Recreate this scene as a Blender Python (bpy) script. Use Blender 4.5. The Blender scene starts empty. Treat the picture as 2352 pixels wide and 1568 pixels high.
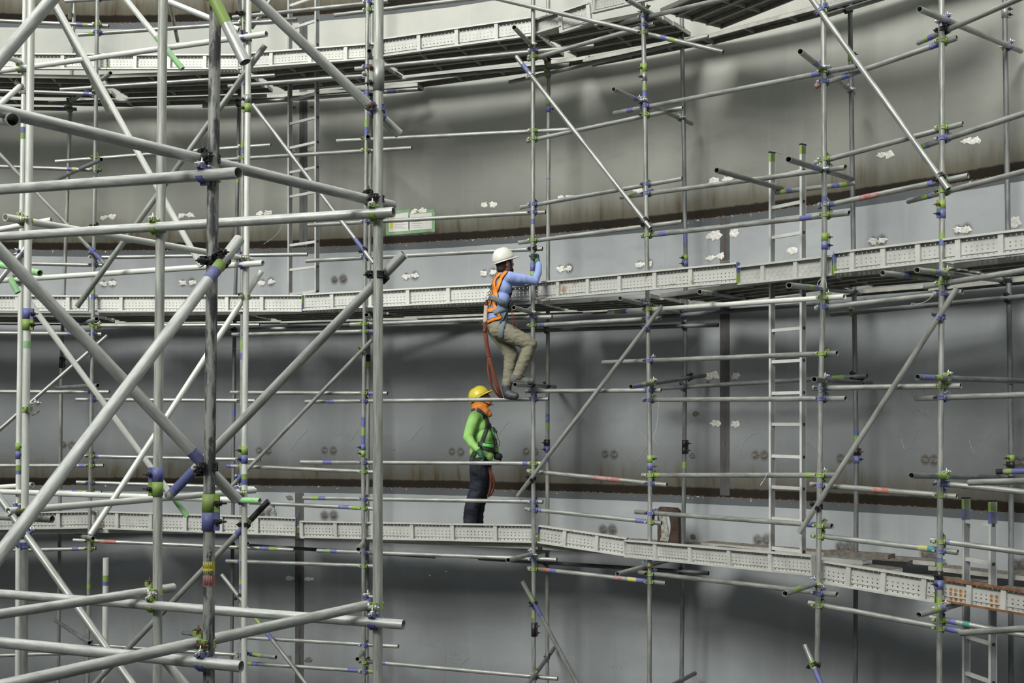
import bpy, bmesh, math, random
from mathutils import Vector, Matrix, noise
from mathutils.bvhtree import BVHTree
random.seed(7)
SC = bpy.context.scene
COL = SC.collection

# ------------------------------------------------------------------ camera, sky, sun, exposure
FPX = 2800.0                 # focal length in pixels of the 2352 px wide frame
CX, HY = 1176.0, 972.0       # principal column and horizon row (the lens is shifted upward)
cam_d = bpy.data.cameras.new('camera')
cam = bpy.data.objects.new('camera', cam_d)
COL.objects.link(cam)
cam.rotation_euler = (math.radians(90), 0, 0)
cam_d.sensor_width = 36.0
cam_d.lens = FPX / 2352 * 36.0
cam_d.shift_y = (HY - 784) / 2352
cam_d.clip_end = 200
SC.camera = cam

world = bpy.data.worlds.new('overcast_sky')
SC.world = world
world.use_nodes = True
wn = world.node_tree
for n in list(wn.nodes): wn.nodes.remove(n)
w_out = wn.nodes.new('ShaderNodeOutputWorld')
w_bg = wn.nodes.new('ShaderNodeBackground')
w_tc = wn.nodes.new('ShaderNodeTexCoord')
w_sep = wn.nodes.new('ShaderNodeSeparateXYZ')
w_rmp = wn.nodes.new('ShaderNodeValToRGB')
w_rmp.color_ramp.elements[0].position = 0.0
w_rmp.color_ramp.elements[1].position = 1.0
w_rmp.color_ramp.elements[1].color = (1.0, 1.02, 0.99, 1)
w_rmp.color_ramp.elements[0].color = (0.02, 0.022, 0.025, 1)
e_ = w_rmp.color_ramp.elements.new(0.5); e_.color = (0.38, 0.395, 0.40, 1)

wn.links.new(w_tc.outputs['Generated'], w_sep.inputs[0])
wn.links.new(w_sep.outputs['Z'], w_rmp.inputs[0])
wn.links.new(w_rmp.outputs[0], w_bg.inputs['Color'])
w_bg.inputs['Strength'].default_value = 2.2
wn.links.new(w_bg.outputs[0], w_out.inputs[0])

sun_d = bpy.data.lights.new('hazy_sun', 'SUN')
sun_d.energy = 3.5
sun_d.angle = math.radians(20)
sun_d.color = (1.0, 0.985, 0.93)
sun = bpy.data.objects.new('hazy_sun', sun_d)
COL.objects.link(sun)
sun.rotation_euler = Vector((0.48, 0.83, -0.60)).to_track_quat('-Z', 'Y').to_euler()

SC.view_settings.view_transform = 'Standard'
SC.view_settings.look = 'None'
SC.view_settings.exposure = -0.12
SC.view_settings.gamma = 1.0
SC.view_settings.use_curve_mapping = False

# ------------------------------------------------------------------ places
TC = Vector((-5.50, 4.02, 0))      # axis of the round steel tank
R_WALL = 12.77
GROUND = -5.0

def U(px, py, D):
    return Vector(((px - CX) / FPX * D, D, (HY - py) / FPX * D))

def ringD(px, R):
    """distance along the view axis at which the sight line of a column meets the ring of radius R"""
    t = (px - CX) / FPX
    a = t * t + 1; b = -2 * (TC.x * t + TC.y); c = TC.x ** 2 + TC.y ** 2 - R * R
    return (-b + math.sqrt(b * b - 4 * a * c)) / (2 * a)

def on_wall(px, py, off=0.0):
    return U(px, py, ringD(px, R_WALL - off))

def proj(p):
    return (CX + p.x / p.y * FPX, HY - p.z / p.y * FPX)

# ------------------------------------------------------------------ materials
def mat(name, color, rough=0.6, metal=0.0, tone=0.0, nscale=6.0, bump=0.0, stretch=(1, 1, 1), dark=None, spec=0.5):
    m = bpy.data.materials.new(name); m.use_nodes = True
    nt = m.node_tree; b = nt.nodes['Principled BSDF']
    b.inputs['Roughness'].default_value = rough
    b.inputs['Metallic'].default_value = metal
    b.inputs['Specular IOR Level'].default_value = spec
    tc = nt.nodes.new('ShaderNodeTexCoord'); mp = nt.nodes.new('ShaderNodeMapping')
    mp.inputs['Scale'].default_value = stretch
    nt.links.new(tc.outputs['Object'], mp.inputs[0])
    oi = nt.nodes.new('ShaderNodeObjectInfo')
    add = nt.nodes.new('ShaderNodeVectorMath'); add.operation = 'ADD'
    sc = nt.nodes.new('ShaderNodeMath'); sc.operation = 'MULTIPLY'; sc.inputs[1].default_value = 37.0
    nt.links.new(oi.outputs['Random'], sc.inputs[0])
    nt.links.new(mp.outputs[0], add.inputs[0]); nt.links.new(sc.outputs[0], add.inputs[1])
    no = nt.nodes.new('ShaderNodeTexNoise'); no.inputs['Scale'].default_value = nscale; no.inputs['Detail'].default_value = 5
    no.inputs['Roughness'].default_value = 0.65
    nt.links.new(add.outputs[0], no.inputs['Vector'])
    rp = nt.nodes.new('ShaderNodeValToRGB')
    c0 = dark if dark else tuple(c * (1 - tone) for c in color)
    c1 = color if dark else tuple(min(1, c * (1 + tone)) for c in color)
    rp.color_ramp.elements[0].position = 0.36; rp.color_ramp.elements[0].color = (*c0, 1)
    rp.color_ramp.elements[1].position = 0.62; rp.color_ramp.elements[1].color = (*c1, 1)
    nt.links.new(no.outputs['Fac'], rp.inputs[0])
    nt.links.new(rp.outputs[0], b.inputs['Base Color'])
    if bump:
        bp = nt.nodes.new('ShaderNodeBump'); bp.inputs['Strength'].default_value = bump; bp.inputs['Distance'].default_value = 0.01
        nt.links.new(no.outputs['Fac'], bp.inputs['Height']); nt.links.new(bp.outputs[0], b.inputs['Normal'])
    return m

M = {}
M['galv'] = mat('galvanised_tube', (0.30, 0.312, 0.29), 0.40, 0.4, 0.30, 5, 0.05, (4, 4, 0.8))
M['near'] = mat('near_galvanised_tube', (0.48, 0.495, 0.47), 0.38, 0.4, 0.24, 6, 0.06, (8, 8, 1.2))
M['galv_bright'] = mat('bright_galvanised_tube', (0.66, 0.68, 0.63), 0.45, 0.2, 0.12, 5, 0.05, (4, 4, 0.8))
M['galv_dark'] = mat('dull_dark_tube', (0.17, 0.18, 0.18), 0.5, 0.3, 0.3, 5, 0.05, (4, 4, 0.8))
def worn(name, c, pos=0.33):
    m = mat(name, c, 0.5, 0.0, 0.0, 16, 0.05, (1, 1, 1), dark=tuple(0.45 * v + 0.17 for v in c))
    e = m.node_tree.nodes['Color Ramp'].color_ramp.elements; e[0].position = pos; e[1].position = pos + 0.13
    return m
M['galv_dirty'] = mat('weathered_tube', (0.34, 0.35, 0.325), 0.55, 0.2, 0.1, 4.0, 0.05, (6, 6, 1.6), dark=(0.06, 0.063, 0.065))
for e_, p_ in zip(M['galv_dirty'].node_tree.nodes['Color Ramp'].color_ramp.elements, (0.43, 0.56)): e_.position = p_
M['pale'] = mat('pale_tube', (0.41, 0.43, 0.39), 0.5, 0.2, 0.30, 7, 0.06, (9, 9, 0.7))
M['plank'] = mat('galvanised_plank', (0.50, 0.51, 0.48), 0.5, 0.25, 0.10, 5, 0.08)
M['plank_white'] = mat('pale_galvanised_plank', (0.62, 0.63, 0.59), 0.5, 0.15, 0.08, 5, 0.08)
M['plank_rusty'] = mat('rust_streaked_plank', (0.50, 0.51, 0.48), 0.6, 0.15, 0.1, 7, 0.08, (1, 1, 1), dark=(0.34, 0.20, 0.11))
M['plank_rusty'].node_tree.nodes['Color Ramp'].color_ramp.elements[0].position = 0.28
M['plank_rusty'].node_tree.nodes['Color Ramp'].color_ramp.elements[1].position = 0.42
M['deck'] = mat('dirty_deck_plank', (0.17, 0.155, 0.13), 0.8, 0.1, 0.3, 14, 0.15)
M['deck_edge'] = mat('deck_plank_steel', (0.42, 0.42, 0.38), 0.55, 0.2, 0.15, 6, 0.08)
M['rust'] = mat('rusty_steel', (0.17, 0.080, 0.038), 0.85, 0.0, 0.4, 12, 0.2)
M['rust_plate'] = mat('rust_brown_plate', (0.060, 0.038, 0.030), 0.8, 0.0, 0.3, 8, 0.1)
M['alu'] = mat('ladder_aluminium', (0.70, 0.71, 0.68), 0.4, 0.3, 0.08, 5, 0.0)
M['alu_shaded'] = mat('ladder_aluminium_shaded', (0.27, 0.285, 0.29), 0.45, 0.35, 0.1, 5, 0.0)  # same aluminium, with the shade on the rail sides put into the colour
M['blue'] = worn('blue_paint', (0.11, 0.125, 0.31))
M['green'] = worn('lime_green_paint', (0.22, 0.33, 0.075))
M['bright_green'] = worn('fresh_green_paint', (0.27, 0.58, 0.24), 0.40)
M['red'] = worn('faded_red_paint', (0.34, 0.12, 0.10), 0.42)
M['yellow'] = mat('yellow_paint', (0.50, 0.43, 0.05), 0.6, 0.0, 0.25, 20, 0.05, dark=(0.33, 0.34, 0.28))
M['teal'] = mat('teal_paint', (0.06, 0.25, 0.21), 0.6, 0.0, 0.2, 9, 0.05)
M['black_metal'] = mat('oily_black_steel', (0.028, 0.028, 0.030), 0.4, 0.3, 0.3, 9, 0.05)
M['bolt'] = mat('zinc_bolt', (0.62, 0.62, 0.58), 0.35, 0.6, 0.1, 9, 0.0)
M['bolt_rust'] = mat('rusty_bolt', (0.11, 0.065, 0.04), 0.7, 0.2, 0.3, 14, 0.05)
M['concrete'] = mat('tank_bottom_concrete', (0.06, 0.06, 0.058), 0.9, 0.0, 0.15, 1.5, 0.1)
CM = {'g': 'green', 'b': 'blue', 'k': 'black_metal', 'w': 'bolt', 'r': 'red', 'y': 'yellow', 't': 'teal', 'G': 'bright_green'}

# ------------------------------------------------------------------ object helpers
def obj(name, bm_or_me, m=None, parent=None, smooth=False, mw=None):
    if isinstance(bm_or_me, bmesh.types.BMesh):
        me = bpy.data.meshes.new(name); bm_or_me.to_mesh(me); bm_or_me.free()
    else:
        me = bm_or_me
    if m is not None:
        me.materials.clear()
        for q in (m if isinstance(m, (list, tuple)) else [m]): me.materials.append(q)
    if smooth is True:
        for p in me.polygons: p.use_smooth = True
    o = bpy.data.objects.new(name, me)
    COL.objects.link(o)
    if parent is not None: o.parent = parent
    if mw is not None: o.matrix_basis = mw
    return o

def empty(name, mw=None):
    o = bpy.data.objects.new(name, None); COL.objects.link(o)
    o.empty_display_size = 0.05
    if mw is not None: o.matrix_basis = mw
    return o

def tag(o, label=None, cat=None, group=None, kind=None):
    if label: o['label'] = label
    if cat: o['category'] = cat
    if group: o['group'] = group
    if kind: o['kind'] = kind
    return o

def frame(p, z, x=None):
    """matrix at p with local Z along z and local X as near x as can be"""
    z = z.normalized()
    if x is None or abs(x.normalized().dot(z)) > 0.999: x = Vector((1, 0, 0)) if abs(z.x) < 0.9 else Vector((0, 1, 0))
    x = (x - z * x.dot(z)).normalized(); y = z.cross(x)
    m = Matrix((x, y, z)).transposed().to_4x4(); m.translation = p
    return m

def box(bm, c, s, mw=None):
    r = bmesh.ops.create_cube(bm, size=1.0)
    bmesh.ops.scale(bm, vec=Vector(s), verts=r['verts'])
    bmesh.ops.translate(bm, vec=Vector(c), verts=r['verts'])
    if mw is not None: bmesh.ops.transform(bm, matrix=mw, verts=r['verts'])
    return r['verts']

def cyl(bm, p0, p1, r0, r1=None, seg=12, caps=True):
    r1 = r0 if r1 is None else r1
    p0 = Vector(p0); p1 = Vector(p1)
    m = frame(p0, p1 - p0)
    L = (p1 - p0).length
    v0 = [bm.verts.new(m @ Vector((r0 * math.cos(a), r0 * math.sin(a), 0))) for a in [2 * math.pi * i / seg for i in range(seg)]]
    v1 = [bm.verts.new(m @ Vector((r1 * math.cos(a), r1 * math.sin(a), L))) for a in [2 * math.pi * i / seg for i in range(seg)]]
    for i in range(seg):
        f = bm.faces.new((v0[i], v0[(i + 1) % seg], v1[(i + 1) % seg], v1[i])); f.smooth = True
    if caps:
        bm.faces.new(v0[::-1]); bm.faces.new(v1)

def pipe(bm, L, ro, ri, seg=20):
    rings = [(ro, 0), (ro, L), (ri, L), (ri, 0)]
    vs = [[bm.verts.new((r * math.cos(2 * math.pi * i / seg), r * math.sin(2 * math.pi * i / seg), z)) for i in range(seg)] for r, z in rings]
    for k in range(4):
        a, b = vs[k], vs[(k + 1) % 4]
        for i in range(seg):
            f = bm.faces.new((a[i], a[(i + 1) % seg], b[(i + 1) % seg], b[i])); f.smooth = k in (0, 2)
    for e in bm.edges:
        if len(e.link_faces) == 2 and e.link_faces[0].smooth != e.link_faces[1].smooth: e.smooth = False

def wire(name, pts, r, m, parent=None, label=None, cat=None):
    """a cord or wire swept through points as one mesh"""
    bm = bmesh.new(); seg = 6; rings = []
    for i, p in enumerate(pts):
        d = (pts[min(i + 1, len(pts) - 1)] - pts[max(i - 1, 0)])
        fm = frame(p, d, Vector((0.3, 0.2, 1)))
        rings.append([bm.verts.new(fm @ Vector((r * math.cos(2 * math.pi * k / seg), r * math.sin(2 * math.pi * k / seg), 0))) for k in range(seg)])
    for a, b in zip(rings, rings[1:]):
        for k in range(seg):
            f = bm.faces.new((a[k], a[(k + 1) % seg], b[(k + 1) % seg], b[k])); f.smooth = True
    bm.faces.new(rings[0][::-1]); bm.faces.new(rings[-1])
    o = obj(name, bm, m, parent)
    if label: tag(o, label, cat)
    return o

def smooth_path(pts, n=6):
    out = []
    P = [pts[0]] + list(pts) + [pts[-1]]
    for i in range(1, len(P) - 2):
        for k in range(n):
            t = k / n
            a, b, c, d = P[i - 1], P[i], P[i + 1], P[i + 2]
            out.append(0.5 * ((2 * b) + (c - a) * t + (2 * a - 5 * b + 4 * c - d) * t * t + (3 * b - a - 3 * c + d) * t ** 3))
    out.append(pts[-1])
    return out

# ------------------------------------------------------------------ the tank: curved plate courses, floor
SEAM = [5.515, 2.382, -0.849, -4.07]
def wall_material(name, base, base2, H):
    m = bpy.data.materials.new(name); m.use_nodes = True
    nt = m.node_tree; N = nt.nodes; Lk = nt.links; b = N['Principled BSDF']
    b.inputs['Roughness'].default_value = 0.62
    b.inputs['Specular IOR Level'].default_value = 0.35
    tc = N.new('ShaderNodeTexCoord'); sep = N.new('ShaderNodeSeparateXYZ'); Lk.new(tc.outputs['Object'], sep.inputs[0])
    def nz(scale, st, det=4, rough=0.6):
        mp = N.new('ShaderNodeMapping'); mp.inputs['Scale'].default_value = st; Lk.new(tc.outputs['Object'], mp.inputs[0])
        n = N.new('ShaderNodeTexNoise'); n.inputs['Scale'].default_value = scale; n.inputs['Detail'].default_value = det
        n.inputs['Roughness'].default_value = rough
        Lk.new(mp.outputs[0], n.inputs['Vector']); return n.outputs['Fac']
    def rng(v, a, bb, o0=0.0, o1=1.0, smooth=True):
        r = N.new('ShaderNodeMapRange'); r.interpolation_type = 'SMOOTHSTEP' if smooth else 'LINEAR'
        r.inputs['From Min'].default_value = a; r.inputs['From Max'].default_value = bb
        r.inputs['To Min'].default_value = o0; r.inputs['To Max'].default_value = o1
        Lk.new(v, r.inputs['Value']); return r.outputs[0]
    def mul(a, c):
        q = N.new('ShaderNodeMath'); q.operation = 'MULTIPLY'
        Lk.new(a, q.inputs[0])
        if isinstance(c, float): q.inputs[1].default_value = c
        else: Lk.new(c, q.inputs[1])
        return q.outputs[0]
    def addm(a, c):
        q = N.new('ShaderNodeMath'); q.operation = 'ADD'
        Lk.new(a, q.inputs[0])
        if isinstance(c, float): q.inputs[1].default_value = c
        else: Lk.new(c, q.inputs[1])
        return q.outputs[0]
    def mix(f, a, c):
        q = N.new('ShaderNodeMix'); q.data_type = 'RGBA'
        Lk.new(f, q.inputs[0])
        for i, v in ((6, a), (7, c)):
            if isinstance(v, tuple): q.inputs[i].default_value = (*v, 1)
            else: Lk.new(v, q.inputs[i])
        return q.outputs[2]
    z = sep.outputs['Z']
    cloud = nz(0.75, (1, 1, 1.2), 6, 0.62)
    col = mix(rng(cloud, 0.34, 0.66), base2, base)
    streak = nz(2.0, (3.0, 3.0, 0.22), 4)
    col = mix(mul(rng(streak, 0.52, 0.74), 0.16), col, tuple(c * 1.35 for c in base))
    col = mix(mul(rng(nz(1.3, (1, 1, 3.0), 5), 0.54, 0.76), 0.38), col, tuple(c * 0.62 for c in base))
    drip = nz(3.0, (3.2, 3.2, 0.35), 5)
    zz = addm(z, mul(addm(drip, -0.5), -0.55))
    col = mix(mul(rng(zz, 0.42, 0.10), 0.65), col, (0.245, 0.215, 0.14))
    col = mix(mul(mul(rng(z, 0.40, 0.10), rng(drip, 0.56, 0.70)), 0.7), col, (0.13, 0.085, 0.04))
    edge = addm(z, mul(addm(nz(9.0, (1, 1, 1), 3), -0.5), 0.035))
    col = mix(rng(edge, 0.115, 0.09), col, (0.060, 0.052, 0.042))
    rr = nz(14.0, (1, 1, 2.0), 3)
    col = mix(mul(rng(z, 0.05, 0.015), rng(rr, 0.46, 0.60)), col, (0.105, 0.060, 0.038))
    col = mix(mul(rng(z, 0.012, 0.004), rng(nz(22.0, (1, 1, 1), 3), 0.50, 0.60)), col, (0.42, 0.40, 0.36))
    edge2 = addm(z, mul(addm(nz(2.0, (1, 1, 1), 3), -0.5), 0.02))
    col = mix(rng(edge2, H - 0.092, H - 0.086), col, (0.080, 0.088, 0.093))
    col = mix(mul(rng(z, H - 0.03, H - 0.01), rng(rr, 0.50, 0.62)), col, (0.105, 0.062, 0.04))
    col = mix(mul(rng(z, H - 0.045, H - 0.02), rng(nz(26.0, (1, 1, 1), 2), 0.66, 0.70)), col, (0.5, 0.5, 0.47))
    Lk.new(col, b.inputs['Base Color'])
    bp = N.new('ShaderNodeBump'); bp.inputs['Strength'].default_value = 0.10; bp.inputs['Distance'].default_value = 0.03
    Lk.new(cloud, bp.inputs['Height']); Lk.new(bp.outputs[0], b.inputs['Normal'])
    return m

WALLS = {}
def ring_wall(name, z0, z1, m):
    bm = bmesh.new(); n = 360; H = z1 - z0
    rows = [(R_WALL, 0), (R_WALL, H * 0.33), (R_WALL, H * 0.66), (R_WALL, H), (R_WALL + 0.02, H), (R_WALL + 0.02, 0)]
    vs = [[bm.verts.new((r * math.cos(2 * math.pi * i / n), r * math.sin(2 * math.pi * i / n), z)) for i in range(n)] for r, z in rows]
    for k in range(6):
        a, b = vs[k], vs[(k + 1) % 6]
        for i in range(n):
            f = bm.faces.new((b[i], b[(i + 1) % n], a[(i + 1) % n], a[i])); f.smooth = k in (0, 1, 2)
    bmesh.ops.recalc_face_normals(bm, faces=bm.faces)
    o = obj(name, bm, m); o.location = (TC.x, TC.y, z0)
    tag(o, kind='structure'); WALLS[name] = o
    return o

C_UP, C_UP2 = (0.425, 0.43, 0.388), (0.35, 0.36, 0.332)
C_MD, C_MD2 = (0.315, 0.337, 0.345), (0.26, 0.28, 0.29)
ring_wall('wall_top', SEAM[0], 9.5, wall_material('top_course_paint', (0.50, 0.49, 0.42), (0.42, 0.41, 0.35), 4.0))  # rim above the view raised so the lower courses get less sky light
ring_wall('wall_upper', SEAM[1], SEAM[0], wall_material('upper_course_paint', C_UP, C_UP2, SEAM[0] - SEAM[1]))
ring_wall('wall_middle', SEAM[2], SEAM[1], wall_material('middle_course_paint', C_MD, C_MD2, SEAM[1] - SEAM[2]))
ring_wall('wall_lower', SEAM[3], SEAM[2], wall_material('lower_course_paint', C_MD, C_MD2, SEAM[2] - SEAM[3]))
ring_wall('wall_bottom', GROUND, SEAM[3], wall_material('bottom_course_paint', C_MD, C_MD2, SEAM[3] - GROUND))
bm = bmesh.new()
bmesh.ops.create_circle(bm, cap_ends=True, segments=128, radius=R_WALL + 0.02)
fl = obj('floor', bm, M['concrete']); fl.location = (TC.x, TC.y, GROUND); tag(fl, kind='structure')

M['seam'] = mat('primed_seam', (0.066, 0.072, 0.076), 0.7, 0.0, 0.15, 8, 0.1)
M['seam_rust'] = mat('seam_rust', (0.085, 0.055, 0.045), 0.8, 0.0, 0.4, 18, 0.2, (1, 1, 0.4))
def vertical_seam(px, ztop, zbot, wall, w=0.115):
    D = ringD(px, R_WALL); x = (px - CX) / FPX * D
    c = Vector((x, D, 0)); nrm = (Vector((TC.x, TC.y, 0)) - c).normalized()
    W = WALLS[wall]
    f = frame(c + nrm * 0.001, Vector((0, 0, 1)), nrm)
    for nm, ww, th, mm in (('seam_primer', w, 0.003, M['seam']), ('weld_bead', 0.020, 0.010, M['seam_rust'])):
        b2 = bmesh.new(); n = 24
        for i in range(n):
            z0 = zbot + (ztop - zbot) * i / n; z1 = zbot + (ztop - zbot) * (i + 1) / n
            if nm == 'weld_bead': box(b2, (0, 0.003 * math.sin(i * 2.3), (z0 + z1) / 2), (th, ww, (z1 - z0) * 1.02))
        if nm == 'seam_primer': box(b2, (0, 0, (ztop + zbot) / 2), (th, ww, ztop - zbot))
        bmesh.ops.transform(b2, matrix=Matrix.Translation(-W.location) @ f, verts=b2.verts)
        obj(nm, b2, mm, W)
vertical_seam(697, SEAM[0] - 0.09, SEAM[1] + 0.02, 'wall_upper')
vertical_seam(1665, SEAM[1] - 0.02, SEAM[2] + 0.02, 'wall_middle', 0.125)
vertical_seam(688, SEAM[2] - 0.09, SEAM[3] + 0.02, 'wall_lower', 0.125)
vertical_seam(-160, SEAM[1] - 0.02, SEAM[2] + 0.02, 'wall_middle')

# scars where welded lugs were cut off, with soot around them; chalk
M['scar'] = mat('bare_ground_steel', (0.72, 0.71, 0.66), 0.6, 0.1, 0.2, 40, 0.3)
M['scar_dark'] = mat('scorched_steel', (0.13, 0.122, 0.108), 0.8, 0.0, 0.5, 40, 0.3)
m = bpy.data.materials.new('soot_smudge'); m.use_nodes = True; nt = m.node_tree
b = nt.nodes['Principled BSDF']; b.inputs['Base Color'].default_value = (0.06, 0.05, 0.035, 1); b.inputs['Roughness'].default_value = 0.9
tc = nt.nodes.new('ShaderNodeTexCoord'); ln = nt.nodes.new('ShaderNodeVectorMath'); ln.operation = 'LENGTH'
nt.links.new(tc.outputs['Object'], ln.inputs[0])
nn = nt.nodes.new('ShaderNodeTexNoise'); nn.inputs['Scale'].default_value = 30
nt.links.new(tc.outputs['Object'], nn.inputs['Vector'])
mr = nt.nodes.new('ShaderNodeMapRange'); mr.inputs['From Min'].default_value = 0.075; mr.inputs['From Max'].default_value = 0.02
mr.inputs['To Max'].default_value = 1.0; mr.interpolation_type = 'SMOOTHSTEP'
nt.links.new(ln.outputs['Value'], mr.inputs['Value'])
mm_ = nt.nodes.new('ShaderNodeMath'); mm_.operation = 'MULTIPLY'
nt.links.new(mr.outputs[0], mm_.inputs[0]); nt.links.new(nn.outputs['Fac'], mm_.inputs[1])
nt.links.new(mm_.outputs[0], b.inputs['Alpha'])
M['soot'] = m

def wall_frame(px, py, off=0.003):
    p = on_wall(px, py, off); n = Vector((TC.x - p.x, TC.y - p.y, 0)).normalized()
    f = frame(p, n, Vector((0, 0, 1)).cross(n)); return f
def wall_of(z):
    return WALLS['wall_top' if z > SEAM[0] else 'wall_upper' if z > SEAM[1] else 'wall_middle' if z > SEAM[2] else 'wall_lower']
def scar(px, py, r, dark=False, soot=1.0):
    r *= 1.05 if dark else 1.3
    f = wall_frame(px, py, 0.004); W = wall_of(f.translation.z); inv = Matrix.Translation(-W.location)
    if soot:
        b2 = bmesh.new(); bmesh.ops.create_circle(b2, cap_ends=True, segments=20, radius=0.075)
        s = obj('soot_smudge', b2, M['soot'], W, mw=inv @ f @ Matrix.Diagonal((soot * 0.95, soot * 1.1, 1, 1)))
    b2 = bmesh.new(); n = 14
    c = b2.verts.new((0, 0, 0.003)); ring = []; ring2 = []
    for i in range(n):
        a = 2 * math.pi * i / n
        rr = r * random.uniform(0.55, 1.15) * (1 + 0.5 * math.cos(a) ** 2)
        ring.append(b2.verts.new((rr * 0.6 * math.cos(a), rr * 0.55 * math.sin(a), random.uniform(0.002, 0.005))))
        ring2.append(b2.verts.new((rr * math.cos(a), rr * 0.85 * math.sin(a), 0.0)))
    for i in range(n):
        j = (i + 1) % n
        b2.faces.new((c, ring[i], ring[j])); b2.faces.new((ring[i], ring2[i], ring2[j], ring[j]))
    obj('cut_lug_scar', b2, M['scar_dark'] if dark else M['scar'], W, mw=inv @ f)
for x, y in ((248, 498), (427, 495), (605, 490), (960, 485), (1122, 470), (1297, 455), (2033, 355), (2230, 322)):
    scar(x - 10, y + 1, 0.034, soot=0.5); scar(x + 10, y - 1, 0.038, soot=0.5)
for x, y in ((248, 651), (430, 649), (612, 648), (943, 634), (1122, 627), (1297, 617), (1480, 607), (2015, 553), (2210, 527)):
    scar(x - 10, y + 1, 0.034, soot=0.9); scar(x + 10, y - 1, 0.034, soot=1.1)
scar(768, 643, 0.03, True); scar(788, 641, 0.032, True, 1.2)
for x, y in ((155, 1022), (605, 1035), (755, 1034), (1048, 1037), (1218, 1037), (1400, 1043), (1745, 1045), (1940, 1053), (2135, 1056), (2345, 1062)):
    scar(x - 10, y, 0.03, True, 0.9); scar(x + 10, y + 1, 0.032, True, 1.0)
for x, y in ((610, 1179), (755, 1184), (1395, 1217), (1750, 1241), (1940, 1257), (2135, 1274), (2340, 1299)):
    scar(x - 10, y, 0.03, True, 1.2); scar(x + 11, y, 0.032, True, 1.3)
for x, y, r, d in ((1640, 541, .055, 0), (1688, 536, .04, 0), (1632, 592, .036, 0), (1655, 588, .04, 0), (1820, 576, .036, 0), (1637, 862, .05, 0),
                   (1690, 863, .036, 0), (1597, 950, .032, 1), (1642, 972, .04, 0), (1690, 973, .04, 0), (1590, 1047, .03, 1), (2330, 510, .05, 0),
                   (664, 1328, .04, 0), (710, 1330, .035, 0), (662, 1511, .04, 1), (708, 1515, .04, 1), (665, 1143, .04, 1), (1640, 415, .05, 0), (1670, 412, .04, 0),
                   (1465, 435, .04, 0), (1591, 1232, .03, 1), (905, 1033, .01, 1), (1025, 1312, .01, 0), (987, 1321, .01, 0), (675, 246, .02, 1), (716, 246, .02, 1),
                   (672, 345, .03, 0), (716, 343, .04, 0)):
    scar(x, y, r, bool(d), 0.6 if r > 0.02 else 0)

M['chalk'] = mat('chalk_line', (0.42, 0.43, 0.43), 0.9, 0.0, 0.15, 30)
def chalk(strokes, r=0.0035):
    for st in strokes:
        P = [on_wall(x, y, 0.004) for x, y in st]
        W = wall_of(P[0].z)
        wire('chalk_mark', [p - W.location for p in smooth_path(P, 5)], r, M['chalk'], W)
chalk([[(2070, 1008), (2079, 1031), (2098, 1008), (2115, 978)], [(2226, 1012), (2240, 1041), (2265, 1010), (2291, 976)],
       [(1468, 988), (1490, 1018), (1508, 1052)], [(1466, 1057), (1478, 1035), (1499, 1016)], [(1700, 1036), (1712, 1010), (1737, 992)],
       [(1308, 990), (1325, 978), (1341, 962)], [(941, 1012), (955, 996), (968, 980)], [(665, 1035), (685, 1010), (706, 988)], [(806, 1012), (822, 987)],
       [(1145, 998), (1158, 980), (1170, 965)], [(2060, 900), (2069, 950), (2068, 990)], [(2068, 900), (2100, 930), (2132, 955), (2128, 940)], [(1997, 932), (2014, 928)],
       [(1986, 930), (1985, 980)], [(2122, 822), (2122, 900)], [(1762, 345), (1796, 352)], [(1855, 1020), (1865, 1000), (1877, 982)], [(1860, 1012), (1876, 1030)]], 0.0022)
# chalk writing: OK, 100, 100, 60, 100, 107, untv
chalk([[(1067, 876), (1061, 868), (1064, 858), (1070, 860), (1068, 872)], [(1076, 858), (1075, 872)], [(1083, 857), (1077, 866), (1088, 873)],
       [(1103, 866), (1104, 878)], [(1110, 867), (1107, 872), (1111, 878), (1114, 872), (1110, 867)], [(1119, 866), (1116, 871), (1120, 877), (1123, 870), (1119, 866)], [(1098, 882), (1124, 880)],
       [(2088, 897), (2089, 910)], [(2097, 899), (2093, 905), (2098, 910), (2101, 904), (2097, 899)], [(2108, 897), (2104, 903), (2109, 909), (2112, 902), (2108, 897)],
       [(2102, 940), (2096, 948), (2100, 955), (2104, 950), (2098, 947)], [(2112, 938), (2108, 946), (2112, 953), (2116, 945), (2112, 938)],
       [(1035, 1497), (1036, 1506)], [(1041, 1498), (1039, 1502), (1042, 1506), (1044, 1501), (1041, 1498)], [(1047, 1497), (1045, 1501), (1048, 1505), (1050, 1500), (1047, 1497)],
       [(1037, 1518), (1038, 1528)], [(1043, 1519), (1042, 1523), (1045, 1526), (1046, 1521), (1043, 1519)],
       [(1398, 1528), (1398, 1536), (1403, 1537), (1404, 1528)], [(1408, 1537), (1409, 1529), (1414, 1530), (1415, 1537)], [(1416, 1522), (1419, 1538)], [(1412, 1528), (1421, 1527)], [(1422, 1528), (1425, 1540), (1430, 1525)],
       [(1024, 1490), (1022, 1530), (1020, 1568)], [(1025, 1510), (1060, 1513)], [(1055, 1532), (1068, 1518), (1082, 1507)]], 0.0018)

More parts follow.
